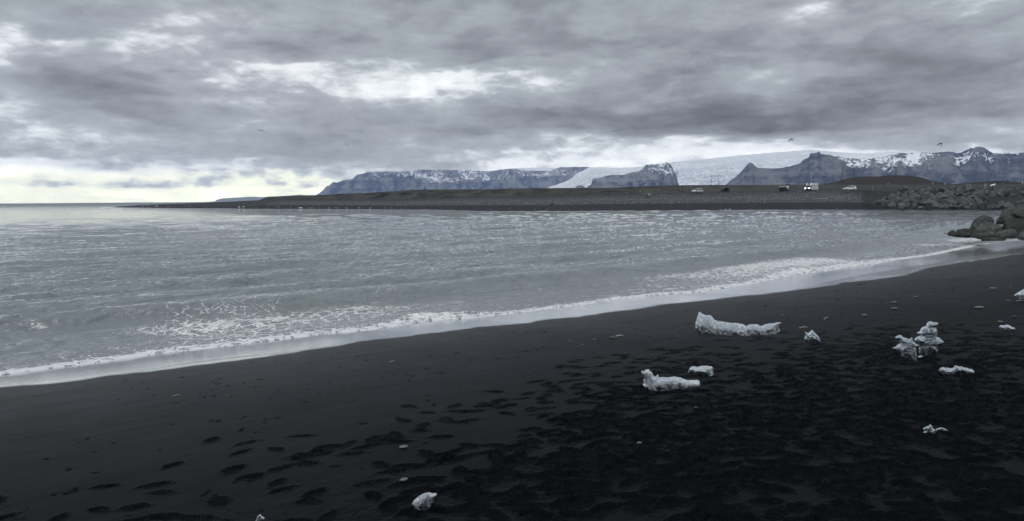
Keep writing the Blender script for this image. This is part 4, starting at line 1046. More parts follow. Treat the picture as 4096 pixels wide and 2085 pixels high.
while y > 758:
    f = (830-y)/72.0; D = revD0+(revD1-revD0)*f
    x = float(rev_edge(y))+random.uniform(0, 14)
    while x < 4330:
        wpx = random.choice([13, 16, 20, 24, 28, 34, 42])*random.uniform(.85, 1.2)*(1.0-.25*f)
        hpx = wpx*random.uniform(.42, .72)
        cx = x+wpx/2; cy = y-hpx*.15+random.uniform(-3, 3)
        pocket = (cx > 3945 and 776 < cy < 818)
        if cx > 3945 and cy < 776: wpx *= .75
        if pocket and random.random() < 0.72: x += wpx*1.1; continue
        if pocket: wpx *= .55; hpx *= .5
        P = at(cx, cy, D+random.uniform(-.6, .6)); sw = wpx/F*D
        o = bpy.data.objects.new('boulder', random.choice(HR)); COL.objects.link(o); o.parent = rv
        o.location = Vector(P)-rvl
        k = sw*1.10; o.scale = (k, k*random.uniform(.7, 1), max(hpx/F*D*1.55/.84, .25)*random.uniform(.9, 1.15))
        o.rotation_euler = (random.uniform(-.35, .35), random.uniform(-.35, .35), random.uniform(-.5, .5)+random.choice([0, math.pi]))
        nb_ += 1; x += wpx*random.uniform(.78, 1.0)
    y -= 7.6; ri += 1
print('revetment', nb_)
# rubble below the small hatchback
rb = empty('rubble_pile', tuple(at(3414, 770, 258)), 'small heap of pale broken rocks below the white hatchback', 'rubble')
for i in range(26):
    x = 3414+random.gauss(0, 12); yb = 768+random.uniform(-4, 4)+abs(x-3414)*.0; D = 260
    o = bpy.data.objects.new('stone', random.choice(HR)); COL.objects.link(o); o.parent = rb
    o.location = Vector(at(x, yb, D))-Vector(rb.location); k = random.uniform(.5, 1.2); o.scale = (k, k, k*.6); o.rotation_euler = (random.random(), random.random(), random.random()*6)

# ------------------------------------------------------------------ loose stones of the far beach (uncountable)
VV = []; FF = []
octv = np.array([[1,0,0],[-1,0,0],[0,1,0],[0,-1,0],[0,0,1],[0,0,-1]], float)
octf = [(0,2,4),(2,1,4),(1,3,4),(3,0,4),(2,0,5),(1,2,5),(3,1,5),(0,3,5)]
def scatter(n, xa, xb, fa, fb, smin, smax, only=None):
    for k in range(n):
        x = random.uniform(xa, xb); i = int(np.clip((x-xs[0])/6, 0, len(xs)-1)); f = fa+(fb-fa)*random.random()
        D = D0[i]+(D2[i]-D0[i])*f; a = raz(x, 800); z = far_ground(x, D); r = random.uniform(smin, smax)*random.uniform(.6, 1.2)
        b = len(VV)
        for v in octv:
            VV.append((math.sin(a)*D+v[0]*r*random.uniform(.8, 1.6), math.cos(a)*D+v[1]*r, z+r*.2+v[2]*r*random.uniform(.4, .8)))
        for q_ in octf: FF.append((b+q_[0], b+q_[1], b+q_[2]))
scatter(14000, 1060, 3450, .30, .66, .05, .17)
scatter(1500, 1060, 3450, .28, .34, .08, .18)
scatter(700, 2600, 3420, .66, .97, .07, .24)
scatter(500, 600, 3400, .10, .30, .05, .13)
m, t = mat('pale_beach_stone'); p = pos(t)
finish(t, principled(t, t.mix(t.ss(t.noise(p, 1.7, 3), .35, .65), (0.06, 0.062, 0.065), (0.30, 0.31, 0.32)), .85))
struct(mesh_from('beach_stones', VV, FF, m, smooth=False), 'stuff')

# beached ice along the far water line
ICE = []
for i in range(5):
    me = hull_rock(700+i, 14); me.materials.clear(); me.materials.append(MT['ice_far']); me.name = 'ice_chunk'; ICE.append(me)
spots = [(572,826,9,3),(590,825.5,7,3),(627,825.5,11,3),(672,827,4,3),(738,826,4,2),(752,828.5,3,2),(761,826,5,3),(823,828,3,2),(896,828,3,2),(945,828,3,2),(957,830,10,6),(976,828.5,12,6),(1007,829.5,4,2),(1025,830,5,2),(1073,829.5,4,2),(1110,828.5,4,3),(1116,828.5,5,4),(1162,830,5,3),(1194,831,6,3),(1205,833,16,5),(1238,832,8,2),(1247,832,5,2),(1258,832,4,2),(1277,832,4,2),
         (1317,833,7,3),(1342,832,6,3),(1351,833,7,3),(1387,834,10,5),(1435,832.5,7,3),(1452,832.5,5,3),(1481,833.5,8,3),(1541,833,5,3),(1563,833.5,6,4),(1607,836,6,3),(1700,838,4,2),(1812,838.5,4,3),(1898,838,3,2),(1962,839,5,3),(2040,839,5,3),(2140,839,5,3),(2190,837.5,4,3),(2239,838.5,3,2),(2275,840,4,3),(2325,839,4,2),(2374,838,3,2),(2446,839.5,4,3),(2817,839,5,2),(2882,838.5,7,3),(2903,839,9,4),(2920,838,8,3),(3348,835,3,2)]
FARL = {957: 'larger blocky white ice chunk on the far left shore, left one of the tallest two', 976: 'larger blocky white ice chunk on the far left shore, right one of the tallest two', 1205: 'widest white ice chunk stranded on the far left shore',
        590: 'leftmost flat white ice chunk near the tip of the spit, with two more beside it' if False else 'small white ice chunk stranded along the far waterline',
        1387: 'white ice chunk stranded at the water edge below the left end of the far bank', 2903: 'widest white ice chunk of three stranded below the dark grey van'}
for (x, y, wx, hx) in spots:
    D = far_base(x, y, 140, 620); P = at(x, y, D); P[2] = far_ground(x, D)
    o = bpy.data.objects.new('ice_chunk', random.choice(ICE)); COL.objects.link(o); o.location = P
    sw = wx/F*D*1.05; o.scale = (sw, sw*.8, max(hx/F*D*1.5, .2)); o.rotation_euler = (0, 0, random.random()*6)
    tag(o, FARL.get(x, 'small white ice chunk stranded along the far waterline'), 'ice', 'ice chunks stranded along the far waterline')
print('shore bits', time.time()-T0)

# ------------------------------------------------------------------ vehicles
def wheel(parent, x, y, r, wd=0.2):
    t_ = MB().tube((x, y-wd/2, r), (x, y+wd/2, r), r, r, 20).build('wheel', MT['rubber'], parent, True)
    MB().tube((x, y-wd/2-.012, r), (x, y+wd/2+.012, r), r*.62, r*.62, 12).build('rim', MT['rim'], t_)
def lampo(parent, c, size, lit, name='headlight', rot=None):
    MB().box(c, size, rot, bevel=.02).build(name, MT['lamp'] if lit else MT['rim'], parent)
def car(loc, rz, L, Wd, H, prof, cabin, paint, label, cat='car', wheels=(0.8, 3.4), wr=.34, lit=False, group=None, name='parked_car'):
    """x forward; profile runs along +x, front of the car at x=L/2"""
    e = empty(name, tuple(loc), label, cat, group, rz)
    body = MB().prism(prof, -Wd/2, Wd/2, lambda x, z: 0.06 if z < .35 else (0.0 if z < H*.62 else (z-H*.62)/(H*.38)*0.20)).build('body', MT[paint], e)
    # side windows, windscreen, rear window
    for sgn in (-1, 1):
        for k, seg in enumerate(cabin['side']):
            P3 = []
            for (x, z) in seg:
                yy = Wd/2-(z-H*.62)/(H*.38)*0.20 if z > H*.62 else Wd/2
                P3.append((x, sgn*(yy+.004), z))
            MB().quad(P3 if sgn < 0 else P3[::-1], .012).build('window', MT['glass'], e)
    for nm in ('front', 'rear'):
        (xa, za), (xb, zb) = cabin[nm]; ya = Wd/2-.10-(max(za-H*.62, 0)/(H*.38))*.20; yb = Wd/2-.10-(max(zb-H*.62, 0)/(H*.38))*.20
        off = .012 if nm == 'front' else -.012
        q4 = [(xa+off, -ya, za+.01), (xa+off, ya, za+.01), (xb+off, yb, zb+.01), (xb+off, -yb, zb+.01)]
        MB().quad(q4 if nm == 'front' else q4[::-1], .012).build('windscreen' if nm == 'front' else 'rear_window', MT['glass'], e)
    xf = L/2
    MB().box((xf-.03, 0, .42), (.12, Wd*.8, .22), bevel=.02).build('bumper', MT['trim'], e)
    MB().box((xf-.02, 0, .70), (.08, Wd*.55, .10), bevel=.02).build('grille', MT['trim'], e)
    MB().box((xf+.035, 0, .42), (.02, .5, .11)).build('licence_plate', MT['sign_white'], e)
    for sgn in (-1, 1):
        lampo(e, (xf-.07, sgn*Wd*.38, .72), (.14, .34, .13), lit)
        MB().box((-xf+.02, sgn*Wd*.42, .85), (.08, .14, .25), bevel=.01).build('tail_light', MT['yellow'] if False else MT['trim'], e)
        MB().box((cabin['front'][0][0]-.25, sgn*(Wd/2+.09), H*.64), (.10, .18, .12), bevel=.02).build('mirror', MT[paint], e)
        MB().box((0, sgn*(Wd/2-.02), .30), (L*.52, .06, .10)).build('sill', MT['trim'], e)
        for wx in wheels: wheel(e, L/2-wx, sgn*(Wd/2-.10), wr)
    return e
def suv_prof(L, H): 
    h = L/2
    return [(-h+.05,.32),(-h,.60),(-h+.02,.95),(-h+.22,H*.93),(-h+.55,H),(-h+2.2,H),(h-2.15,H*.96),(h-1.35,H*.64),(h-.35,H*.58),(h-.05,H*.48),(h,.55),(h-.05,.30)]
def place(x, y, D=None):
    D = D or far_base(x, y, 150, 600); P = at(x, y, D); z = far_ground(x, D); P[2] = z; return P, D
H = 1.68; L = 4.5
P, D_ = place(2789, 771.5, 292); P[2] = zat(2789, 771.5, 292)
cs_ = dict(side=[[(-1.95,1.10),(-1.85,1.48),(-.95,1.54),(-.95,1.10)],[(-.88,1.10),(-.88,1.54),(.15,1.54),(.85,1.10)]], front=((.90,H*.655),(.12,H*.955)), rear=((-2.22,1.02),(-2.04,H*.91)))
def to_cam(P): return math.atan2(-P[1], -P[0])
car(P, to_cam(P)-math.radians(38), L, 1.86, H, suv_prof(L, H), cs_, 'white_paint', 'white SUV parked at the edge of the far gravel beach, nose to the left', wheels=(.85, 3.55))
H = 1.90
P, D_ = place(2890, 769.5, 302); P[2] = zat(2889, 769.5, 302)
cs_ = dict(side=[[(-1.95,1.15),(-1.9,1.68),(-.95,1.72),(-.95,1.15)],[(-.88,1.15),(-.88,1.72),(.15,1.72),(.85,1.22)]], front=((.98,H*.655),(.12,H*.955)), rear=((-2.24,1.02),(-2.08,H*.91)))
vn = car(P, to_cam(P)-math.radians(34), 4.7, 1.9, H, suv_prof(4.7, H), cs_, 'dark_paint', 'dark grey van parked with its side door open', 'van', wheels=(.85, 3.7), name='parked_van')
dr = MB().box((-1.45, 1.50, 1.05), (.08, 1.25, 1.55), bevel=.02).build('door', MT['dark_paint'], vn)
MB().box((-1.45, 1.50, 1.45), (.10, .85, .5)).build('window', MT['glass'], dr)
MB().box((-.9, .965, 1.0), (1.1, .05, 1.35)).build('doorway_shade_panel', MT['shed_dark'], vn)  # solid dark slab in place of the shaded interior behind the open door
# hatchback, side on
H = 1.47; L = 3.95; h = L/2
hp = [(-h+.06,.30),(-h,.60),(-h+.05,.90),(-h+.38,H*.90),(-h+.75,H*.98),(-h+1.5,H),(-h+2.1,H*.97),(h-1.15,H*.66),(h-.35,H*.55),(h-.04,H*.44),(h,.50),(h-.05,.28)]
cs_ = dict(side=[[(-1.35,.98),(-1.2,1.28),(-.42,1.36),(-.42,.97)],[(-.34,.97),(-.34,1.36),(.25,1.33),(.72,.98)]], front=((.86,H*.68),(.18,H*.955)), rear=((-1.88,.98),(-1.60,H*.90)))
P, D_ = place(3397, 761.5, 265); P[2] = zat(3397, 761.5, 265)
car(P, to_cam(P)-math.radians(72), L, 1.70, H, hp, cs_, 'white_paint', 'white hatchback seen from the side above the pale rubble', wheels=(.72, 3.25), wr=.31)
# camper
P, D_ = place(3243, 763.5, 303); P[2] = zat(3243, 763.5, 303)
cp = empty('camper_van', tuple(P), 'white motorhome facing the water with both headlights on', 'camper', None, to_cam(P)-math.radians(27))
MB().prism([(-3.6,.45),(-3.6,2.75),(-3.4,2.90),(.7,2.90),(1.35,2.80),(1.75,2.35),(1.60,2.05),(1.0,2.0),(.9,.45)], -1.12, 1.12, lambda x, z: .05 if z > 2.7 else 0).build('living_box', MT['white_paint'], cp)
MB().prism([(.9,.40),(.9,2.02),(1.45,1.98),(2.12,1.22),(2.75,1.05),(2.88,.80),(2.90,.35)], -.98, .98, lambda x, z: .0 if z < 1.1 else (z-1.1)*.10).build('cab', MT['white_paint'], cp)
MB().quad([(2.16,-.82,1.24),(2.16,.82,1.24),(1.52,.76,1.93),(1.52,-.76,1.93)], .02).build('windscreen', MT['glass'], cp)
MB().quad([(1.80,-.60,2.42),(1.80,.60,2.42),(1.45,.60,2.80),(1.45,-.60,2.80)], .03).build('skylight', MT['glass'], cp)
MB().box((2.90,0,.78),(.06,.95,.30),bevel=.02).build('grille', MT['trim'], cp)
MB().box((2.92,0,.42),(.12,1.9,.22),bevel=.03).build('bumper', MT['trim'], cp)
MB().box((2.99,0,.42),(.02,.5,.11)).build('licence_plate', MT['sign_white'], cp)
for sg in (-1, 1):
    lampo(cp, (2.84, sg*.78, .92), (.18, .30, .30), True)
    MB().box((1.75, sg*1.20, 1.45), (.14, .30, .42), bevel=.03).build('mirror', MT['trim'], cp)
    MB().quad([(1.15,sg*.965,1.30),(1.95,sg*.975,1.25),(1.50,sg*.935,1.80),(1.15,sg*.93,1.80)][::(1 if sg < 0 else -1)], .02).build('window', MT['glass'], cp)
    MB().box((-.6, sg*1.125, 1.85), (.9, .03, .5)).build('window', MT['glass'], cp)
    MB().box((-2.7, sg*1.125, 2.0), (.6, .03, .45)).build('window', MT['glass'], cp)
    MB().box((-1.5, sg*1.125, 1.25), (.12, .02, .55)).build('decal', MT['cloth_jeans'], cp)
    MB().box((-1.0, sg*1.10, .48), (3.2, .06, .12)).build('skirt', MT['rim'], cp)
    for wx in (2.05, -2.1): wheel(cp, wx, sg*.92, .36, .24)
dr = MB().box((.35, -1.13, 1.35), (.62, .03, 1.7)).build('door', MT['white_paint'], cp)
MB().box((.12, -1.15, 1.25), (.05, .03, .14)).build('handle', MT['trim'], dr)
MB().tube((-1.6, -1.15, 2.68), (1.2, -1.15, 2.68), .09, .09, 8).build('awning', MT['rim'], cp)

# ------------------------------------------------------------------ shed, skip, signs, posts
P, D_ = place(3134, 765.5, 298); P[2] = zat(3134, 765.5, 298)
sh = empty('shed', tuple(P), 'low dark open shed with a pale roof left of the motorhome', 'shed', None, to_cam(P)+math.pi/2)
MB().box((0, .9, .75), (3.0, .12, 1.5)).build('back_wall', MT['shed_dark'], sh)
for sg in (-1, 1): MB().box((sg*1.5, 0, .75), (.12, 1.9, 1.5)).build('side_wall', MT['shed_dark'], sh)
MB().box((0, -.9, .65), (2.9, .08, 1.3)).build('front_panel', MT['shed_dark'], sh)
MB().box((0, 0, 1.72), (3.4, 2.3, .42), taper=(.92, .7), bevel=.02).build('roof', MT['shed_roof'], sh)
def sign(x, yb, yt, D, wpx, ypan0, ypan1, label, mt='sign_white', post='steel', dark=False, name='sign'):
    P = at(x, yb, D); k = D/F
    e = empty(name, tuple(P), label, 'sign', None, to_cam(P)+math.pi/2)
    MB().tube((0, 0, -.2), (0, 0, (yb-yt)*k), .05, .05, 8).build('post', MT[post], e)
    pn = MB().box((0, -.06, (yb-(ypan0+ypan1)/2)*k), (wpx*k, .05, (ypan1-ypan0)*k), bevel=.01).build('panel', MT[mt], e)
    if dark: MB().box((0, -.09, (yb-(ypan0+ypan1)/2-.5)*k), (wpx*k*.4, .02, (ypan1-ypan0)*k*.3)).build('symbol', MT['shed_dark'], pn)
    return e
sign(3150.5, 766.5, 745, 296, 6.5, 745, 755, 'white sign with a dark symbol on a post right of the dark shed', dark=True)
def polething(x, yb, yt, D, r, label, mt='post', cat='post', name='post', group=None, cap=True):
    P = at(x, yb, D); k = D/F; h_ = (yb-yt)*k
    b = MB().tube((0, 0, -.3), (0, 0, h_), r, r*.9, 8)
    if cap: b.ball((0, 0, h_), r*1.02, (1, 1, .5), 1)
    o = b.build(name, MT[mt], None, True); o.location = P
    return tag(o, label, cat, group)
polething(3119, 764, 745, 300, .07, 'pale pole at the left corner of the dark shed')
polething(2560, 775.5, 760, 305, .07, 'pale pole standing on the far beach crest beside the white boards')
polething(2508.5, 776, 771, 310, .10, 'short pale stake on the far beach crest left of the white boards')
polething(3490, 761, 748, 215, .035, 'thin marker post at the left end above the rock wall')
polething(3668, 758.5, 748, 205, .03, 'thin lone marker post behind the rock wall')
polething(3899, 743.5, 739, 420, .10, 'tiny far marker stub behind the wooden frame')
polething(3937, 754, 739, 215, .05, 'left post of the close pair beside the slanted panel')
polething(3944, 754.5, 738, 214, .06, 'right post of the close pair beside the slanted panel')
polething(3552, 739, 734, 640, .35, 'pale roadside marker at the foot of the brown hill, farthest left')
polething(3731, 737, 732.5, 640, .40, 'pale roadside marker at the right foot of the brown hill')
polething(3779.5, 741, 734, 600, .30, 'yellow roadside marker right of the brown hill', 'yellow')
polething(4090, 738, 730, 500, .35, 'pale box-like marker on the slope at the right edge')
# frame
P = at(3874, 754.5, 212); k = 212/F
e = empty('frame_stand', tuple(P), 'pale wooden frame of two leaning posts behind the rock wall', 'frame', None, to_cam(P)+math.pi/2)
for sg, a, b in ((-1, -6, -4.6), (1, 6, 4.6)): MB().tube((a*k, 0, -.3), (b*k, 0, 14*k), .035, .035, 6).build('post', MT['post'], e)
MB().tube((-4.8*k, 0, 14*k), (4.8*k, 0, 14*k), .035, .035, 6).build('crossbar', MT['post'], e)
MB().tube((-5.3*k, 0, 6*k), (5.3*k, 0, 6*k), .02, .02, 6).build('crossbar', MT['post'], e)
# slanted info panel
P = at(3971, 754, 212)
e = empty('info_panel', tuple(P), 'slanted white information panel on two posts behind the rock wall', 'sign', None, to_cam(P)+math.pi/2)
MB().box((0, 0, 11.8*k), (14*k, .62, .05), (math.radians(24), math.radians(-16), 0)).build('panel', MT['sign_white'], e)
for a in (-3.5, 5.5): MB().tube((a*k, .05, -.3), (a*k, .05, (10.5+a*.25)*k), .04, .04, 6).build('post', MT['post'], e)
# skip
P, D_ = place(3234, 764.5, 302); P[2] = zat(3234, 764.5, 302)
P[0] -= 0
e = empty('waste_skip', tuple(at(3234, 764.5, 300)), 'small black waste skip just left of the motorhome', 'skip', None, to_cam(P)+math.pi/2)
MB().box((0, 0, .42), (1.35, 1.0, .70), taper=(1.3, 1.2)).build('container', MT['shed_dark'], e)
MB().box((0, 0, .80), (1.85, 1.3, .06)).build('rim', MT['trim'], e)
for sg in (-1, 1): MB().box((sg*.45, 0, .05), (.12, .9, .12)).build('foot', MT['trim'], e)
# bleached boards
for i, (xa, xb, y_, D) in enumerate(((2574, 2612, 774.5, 300), (2568, 2590, 776, 298), (3260, 3312, 795.5, 215))):
    a = at(xa, y_, D); b = at(xb, y_+.3, D+1); mid = (a+b)/2; mid[2] = max(mid[2], 0)
    if i == 2:
        mid = (a+b)/2
    o = MB().box((0, 0, .05), (float(np.linalg.norm(b-a)), .35, .16), bevel=.02).build('driftwood_plank', MT['post'])
    o.location = mid; o.rotation_euler = (0, 0, math.atan2(b[1]-a[1], b[0]-a[0]))
    tag(o, ['long white plank on the far beach crest behind two walkers', 'short white plank at the left end of the long one', 'pale driftwood beam lying on the gravel below the motorhome'][i], 'plank')
# far info sign near the pair of posts ok

# power pylons (H-frames)
def pylon(x0, x1, xt0, xt1, yb, yt, ymid, xa, xb, D, r, label):
    P = at((x0+x1)/2, yb, D); k = D/F; cx = (x0+x1)/2
    e = empty('power_pylon', tuple(P), label, 'pylon', 'wooden H-frame power pylons crossing the plain', to_cam(P)+math.pi/2)
    hh = (yb-yt)*k
    for a, b in ((x0, xt0), (x1, xt1)): MB().tube(((a-cx)*k, 0, -2), ((b-cx)*k, 0, hh), r*1.1, r*.8, 8).build('leg', MT['wood_pole'], e)
    MB().box((((xa+xb)/2-cx)*k, 0, hh), ((xb-xa)*k, r*1.6, r*1.8)).build('crossarm', MT['wood_pole'], e)
    f = (yb-ymid)/(yb-yt); l0 = x0+(xt0-x0)*f; l1 = x1+(xt1-x1)*f
    MB().tube(((l0-cx)*k, 0, hh*f), ((l1-cx)*k, 0, hh*f), r*.4, r*.4, 6).build('brace', MT['wood_pole'], e)
    for q_ in (xa+1, (xt0+xt1)/2, xb-1): MB().tube(((q_-cx)*k, 0, hh-r*1), ((q_-cx)*k, 0, hh-r*1-1.2*k*1.6), r*.5, r*.5, 6).build('insulator', MT['steel'], e)
pylon(3366, 3415, 3376, 3407, 741, 661, 690, 3361, 3416, 640, .21, 'tallest H-frame power pylon, before the brown hill')
pylon(2844, 2875, 2848, 2871, 743, 706, 727, 2840, 2882, 1400, .34, 'middle-sized H-frame power pylon before the wide glacier')
pylon(2574, 2592, 2575, 2591, 752, 733.5, 744, 2568, 2596, 2700, .48, 'smallest faint H-frame power pylon, farthest away')
print('things', time.time()-T0)

# ------------------------------------------------------------------ people
def skin(name, pts, edges, rad, mt, parent, sub=1, root=0):
    me = bpy.data.meshes.new(name); me.from_pydata(pts, edges, []); o = bpy.data.objects.new(name, me); COL.objects.link(o)
    md = o.modifiers.new('s', 'SKIN'); 
    for i, r in enumerate(rad): me.skin_vertices[0].data[i].radius = (r, r) if not hasattr(r, '__len__') else r
    me.skin_vertices[0].data[root].use_root = True
    ms = o.modifiers.new('u', 'SUBSURF'); ms.levels = sub; ms.render_levels = sub
    m2 = dg_mesh(o); bpy.data.objects.remove(o); bpy.data.meshes.remove(me)
    m2.name = name; m2.materials.clear(); m2.materials.append(mt); m2.polygons.foreach_set('use_smooth', [True]*len(m2.polygons))
    o = bpy.data.objects.new(name, m2); COL.objects.link(o); o.parent = parent; return o
def person(x, y, D, rz, label, jacket, trousers, stride=.25, arm=0.2, lean=0.0, sc=1.0, raise_arm=False):
    P = at(x, y, D)
    e = empty('person', tuple(P), label, 'person', None, to_cam(P)+math.pi/2+rz); e.scale = (sc, sc, sc)
    s_ = stride
    hip = .92; hL = (-.09, 0, hip); hR = (.09, 0, hip)
    kL = (-.09, -s_*.62, .50); kR = (.09, s_*.28, .50); aL = (-.09, -s_*.85, .09); aR = (.09, s_*1.15, .12 if s_ > .1 else .09)
    tL = (-.10, -s_*.85-.17, .04); tR = (.10, s_*1.15-.16, .04)
    ln = lean
    pel = (0, 0, .95); ch = (0, -.04*ln-.0, 1.28); nk = (0, -.10*ln, 1.48); hd0 = (0, -.12*ln-.01, 1.56); hd1 = (0, -.13*ln-.02, 1.67)
    sL = (-.18, -.08*ln, 1.42); sR = (.18, -.08*ln, 1.42)
    eL = (-.25, arm*.35, 1.14); eR = (.25, -arm*.35, 1.14); wL = (-.26, arm*.3-.08, .90); wR = (.26, -arm*.9-.08, .92)
    if raise_arm: eL = (-.22, -.20, 1.22); wL = (-.08, -.30, 1.42); eR = (.22, -.20, 1.22); wR = (.08, -.30, 1.42)
    def off(w_, k): 
        return (w_[0], w_[1]-.02, w_[2]-k) if not raise_arm else (w_[0]*.7, w_[1]-.03, w_[2]+k*.6)
    fL = off(wL, .09); fR = off(wR, .09)
    pts = [pel, ch, nk, hd0, hd1, sL, eL, wL, fL, sR, eR, wR, fR, hL, kL, aL, tL, hR, kR, aR, tR]
    ed = [(0,1),(1,2),(2,3),(3,4),(2,5),(5,6),(6,7),(7,8),(2,9),(9,10),(10,11),(11,12),(0,13),(13,14),(14,15),(15,16),(0,17),(17,18),(18,19),(19,20)]
    rd = [(.13,.10),(.15,.10),.055,(.075,.09),(.075,.085),.055,.04,.028,.03,.055,.04,.028,.03,.085,.055,.038,.035,.085,.055,.038,.035]
    body = skin('body', pts, ed, rd, MT['skin'], e)
    # fingers
    fb = MB()
    for w_, f_ in ((wL, fL), (wR, fR)):
        d = (Vector(f_)-Vector(w_)).normalized()
        for q_ in range(4): fb.tube(Vector(f_)+Vector((0, (q_-1.5)*.016, 0)), Vector(f_)+Vector((0, (q_-1.5)*.016, 0))+d*(.07-.006*abs(q_-1.2)), .009, .007, 5)
        fb.tube(Vector(w_)+d*.04, Vector(w_)+d*.07+Vector((0, -.05, 0)), .010, .008, 5)
    fb.build('fingers', MT['skin'], e)
    jp = [(0,0,.88), ch, (nk[0], nk[1], 1.46), sL, eL, (wL[0], wL[1], wL[2]), sR, eR, (wR[0], wR[1], wR[2])]
    skin('jacket', jp, [(0,1),(1,2),(2,3),(3,4),(4,5),(2,6),(6,7),(7,8)], [(.18,.13),(.19,.13),.075,.085,.062,.05,.085,.062,.05], MT[jacket], e)
    tp = [pel, hL, kL, (aL[0], aL[1], aL[2]+.03), hR, kR, (aR[0], aR[1], aR[2]+.03)]
    skin('trousers', tp, [(0,1),(1,2),(2,3),(0,4),(4,5),(5,6)], [(.15,.115),.10,.072,.056,.10,.072,.056], MT[trousers], e)
    for a_, t_ in ((aL, tL), (aR, tR)):
        skin('shoe', [(a_[0], a_[1]+.04, a_[2]-.03), ((a_[0]+t_[0])/2, (a_[1]+t_[1])/2, .05), t_], [(0,1),(1,2)], [.05,.05,.042], MT['cloth_black'], e)
    MB().ball((hd1[0], hd1[1]+.02, hd1[2]+.025), .105, (1, 1.1, 1.05), 2).build('hair', MT['hair'], e, True)
    fc = MB().ball((-.03, hd1[1]-.088, hd1[2]-.01), .010, sub=1).ball((.03, hd1[1]-.088, hd1[2]-.01), .010, sub=1); fc.build('eyes', MT['hair'], e)
    MB().box((0, hd1[1]-.10, hd1[2]-.035), (.02, .035, .035)).build('nose', MT['skin'], e)
    return e
person(2205, 835, 190, math.radians(80), 'person in brown jacket and black trousers striding by the far waterline, left of a pair', 'cloth_brown', 'cloth_black', .38, .3, .3, 1.0)
person(2212.5, 835, 192, math.radians(100), 'person in navy jacket and pale trousers striding by the far waterline, right of a pair', 'cloth_navy', 'cloth_jeans', .42, .4, .6, 1.0)
person(2588, 796, far_base(2588, 796, 180, 400), math.radians(100), 'person all in black walking on the far gravel, left of one in white', 'cloth_black', 'cloth_black', .30, .2, .3)
person(2597, 792, far_base(2597, 792, 180, 400), math.radians(20), 'person in a white top and black trousers on the far gravel', 'cloth_white', 'cloth_black', .18, .1, .1)
person(1699, 761, 372, math.radians(180), 'lone dark figure standing on top of the far bank', 'cloth_black', 'cloth_black', .05, .0, .1, raise_arm=True)
person(2714, 769, 308, math.radians(40), 'dark figure standing at the foot of the far bank, left of the SUV', 'cloth_black', 'cloth_black', .08, .1, .1)
person(2728.5, 773, 298, math.radians(-60), 'person in black with hands raised, just left of the white SUV', 'cloth_black', 'cloth_black', .08, .1, .1, raise_arm=True)
person(2913, 769.5, 300, math.radians(120), 'person in dark clothes standing behind the open door of the grey van', 'cloth_black', 'cloth_black', .10, .2, .2)

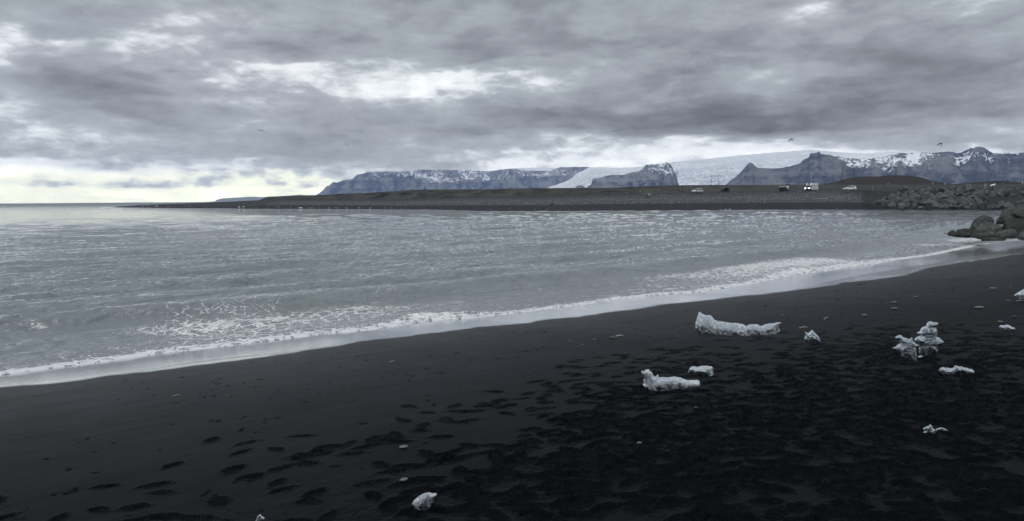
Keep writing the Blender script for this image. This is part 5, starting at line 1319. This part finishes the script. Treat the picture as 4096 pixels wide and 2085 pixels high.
# ------------------------------------------------------------------ birds
def bird(x, y, D, wl, wr, hw, label, body_ax=(0, 1, 0), bs=1.0):
    """wl / wr: pixel offsets (dx, dy up) of the wing's joints, root to tip"""
    P = at(x, y, D); k = D/F
    e = empty('seabird', tuple(P), label, 'bird', 'seabirds gliding under the clouds', to_cam(P)+math.pi/2)
    ax = Vector(body_ax).normalized(); L = .20*bs
    b = bmesh.new(); bmesh.ops.create_icosphere(b, subdivisions=3, radius=1)
    qn = ax.to_track_quat('Y', 'Z')
    for v in b.verts:
        yy = v.co.y; tp = (1-.55*max(0, yy)**1.5) if yy > 0 else (1-.35*(-yy))
        v.co = qn@Vector((v.co.x*.058*bs*tp, yy*L, v.co.z*.055*bs*tp))
    me = bpy.data.meshes.new('body'); b.to_mesh(me); b.free(); me.polygons.foreach_set('use_smooth', [True]*len(me.polygons)); me.materials.append(MT['feather'])
    o = bpy.data.objects.new('body', me); COL.objects.link(o); o.parent = e
    hp_ = -ax*L*1.05
    MB().ball(hp_, .045*bs, sub=2).build('head', MT['feather'], e, True)
    MB().tube(hp_-ax*.03*bs, hp_-ax*.10*bs, .012*bs, .002*bs, 6).build('beak', MT['feather'], e)
    tl = ax*L; sd_ = Vector((0, 0, 1)).cross(ax)
    if sd_.length < .1: sd_ = Vector((1, 0, 0))
    sd_.normalize()
    MB().quad([tl*.8-sd_*.03*bs, tl*.8+sd_*.03*bs, tl*1.6+sd_*.06*bs, tl*1.6-sd_*.06*bs], .008).build('tail', MT['feather'], e)
    for wing in (wl, wr):
        n = len(wing); V = []; Fq = []
        ch = [hw*(1-.82*(i/(n-1))**1.3)*k for i in range(n)]
        for i, (dx, dy) in enumerate(wing):
            c = Vector((dx*k, 0, dy*k)); 
            nrm = Vector((0, 0, 1))
            sweep = ax*(.06*bs*(i/(n-1))**2)
            th_ = .012*bs*(1-i/n)
            a = c-ax*ch[i]*.45+sweep; z = c+ax*ch[i]*.55+sweep
            # small screen-vertical extent so the wing has visible chord
            V += [a+nrm*(.30*ch[i]), z-nrm*(.30*ch[i]), c+sweep+nrm*(th_+.30*ch[i]*.2), c+sweep-nrm*(th_+.1*ch[i])]
        for i in range(n-1):
            q0 = i*4; q1 = q0+4
            for (u_, v_) in ((0, 2), (2, 1), (1, 3), (3, 0)): Fq.append((q0+u_, q1+u_, q1+v_, q0+v_))
        mesh_from('wing', V, Fq, MT['feather_wing'], True, e)
bird(1044.3, 523, 130, [(0,1),(-2.5,1.8),(-5.5,2.0),(-9,.8),(-12.5,-.6),(-15,-2.6)], [(0,.6),(2.5,1.6),(5.5,1.7),(8.2,.4),(10,-1.8),(10.8,-4)], 2.6, 'seabird farthest left, wings arched downward')
bird(1388.2, 584, 130, [(0,0),(-1.5,4),(-3.5,7.2),(-6.5,9.8),(-9.5,11.6),(-12,13)], [(0,0),(1.5,3.2),(3,6),(4.6,8.6),(6.5,11)], 2.6, 'seabird with wings held up in a V above the left mountains')
bird(3168, 556.5, 120, [(0,0),(-3,-.8),(-6,-2.8),(-9,-5.6),(-12,-8),(-14,-9.6)], [(0,0),(1.8,-2),(2.4,-4.5),(2.0,-7.5),(1.4,-9.8)], 4.2, 'seabird above the dark peak, one wing swept down', (.6, .6, -.15))
bird(3764.5, 573.5, 118, [(0,0),(-3,-.8),(-6,-2.6),(-9,-5.2),(-12,-7.4),(-14,-9.2)], [(0,0),(1.8,-2.4),(1.4,-6),(-.5,-9.4),(-2.4,-12.4)], 3.8, 'seabird farthest right, above the snow-streaked slope', (.6, .6, -.15))
print('done', time.time()-T0, 'objects', len(bpy.data.objects))
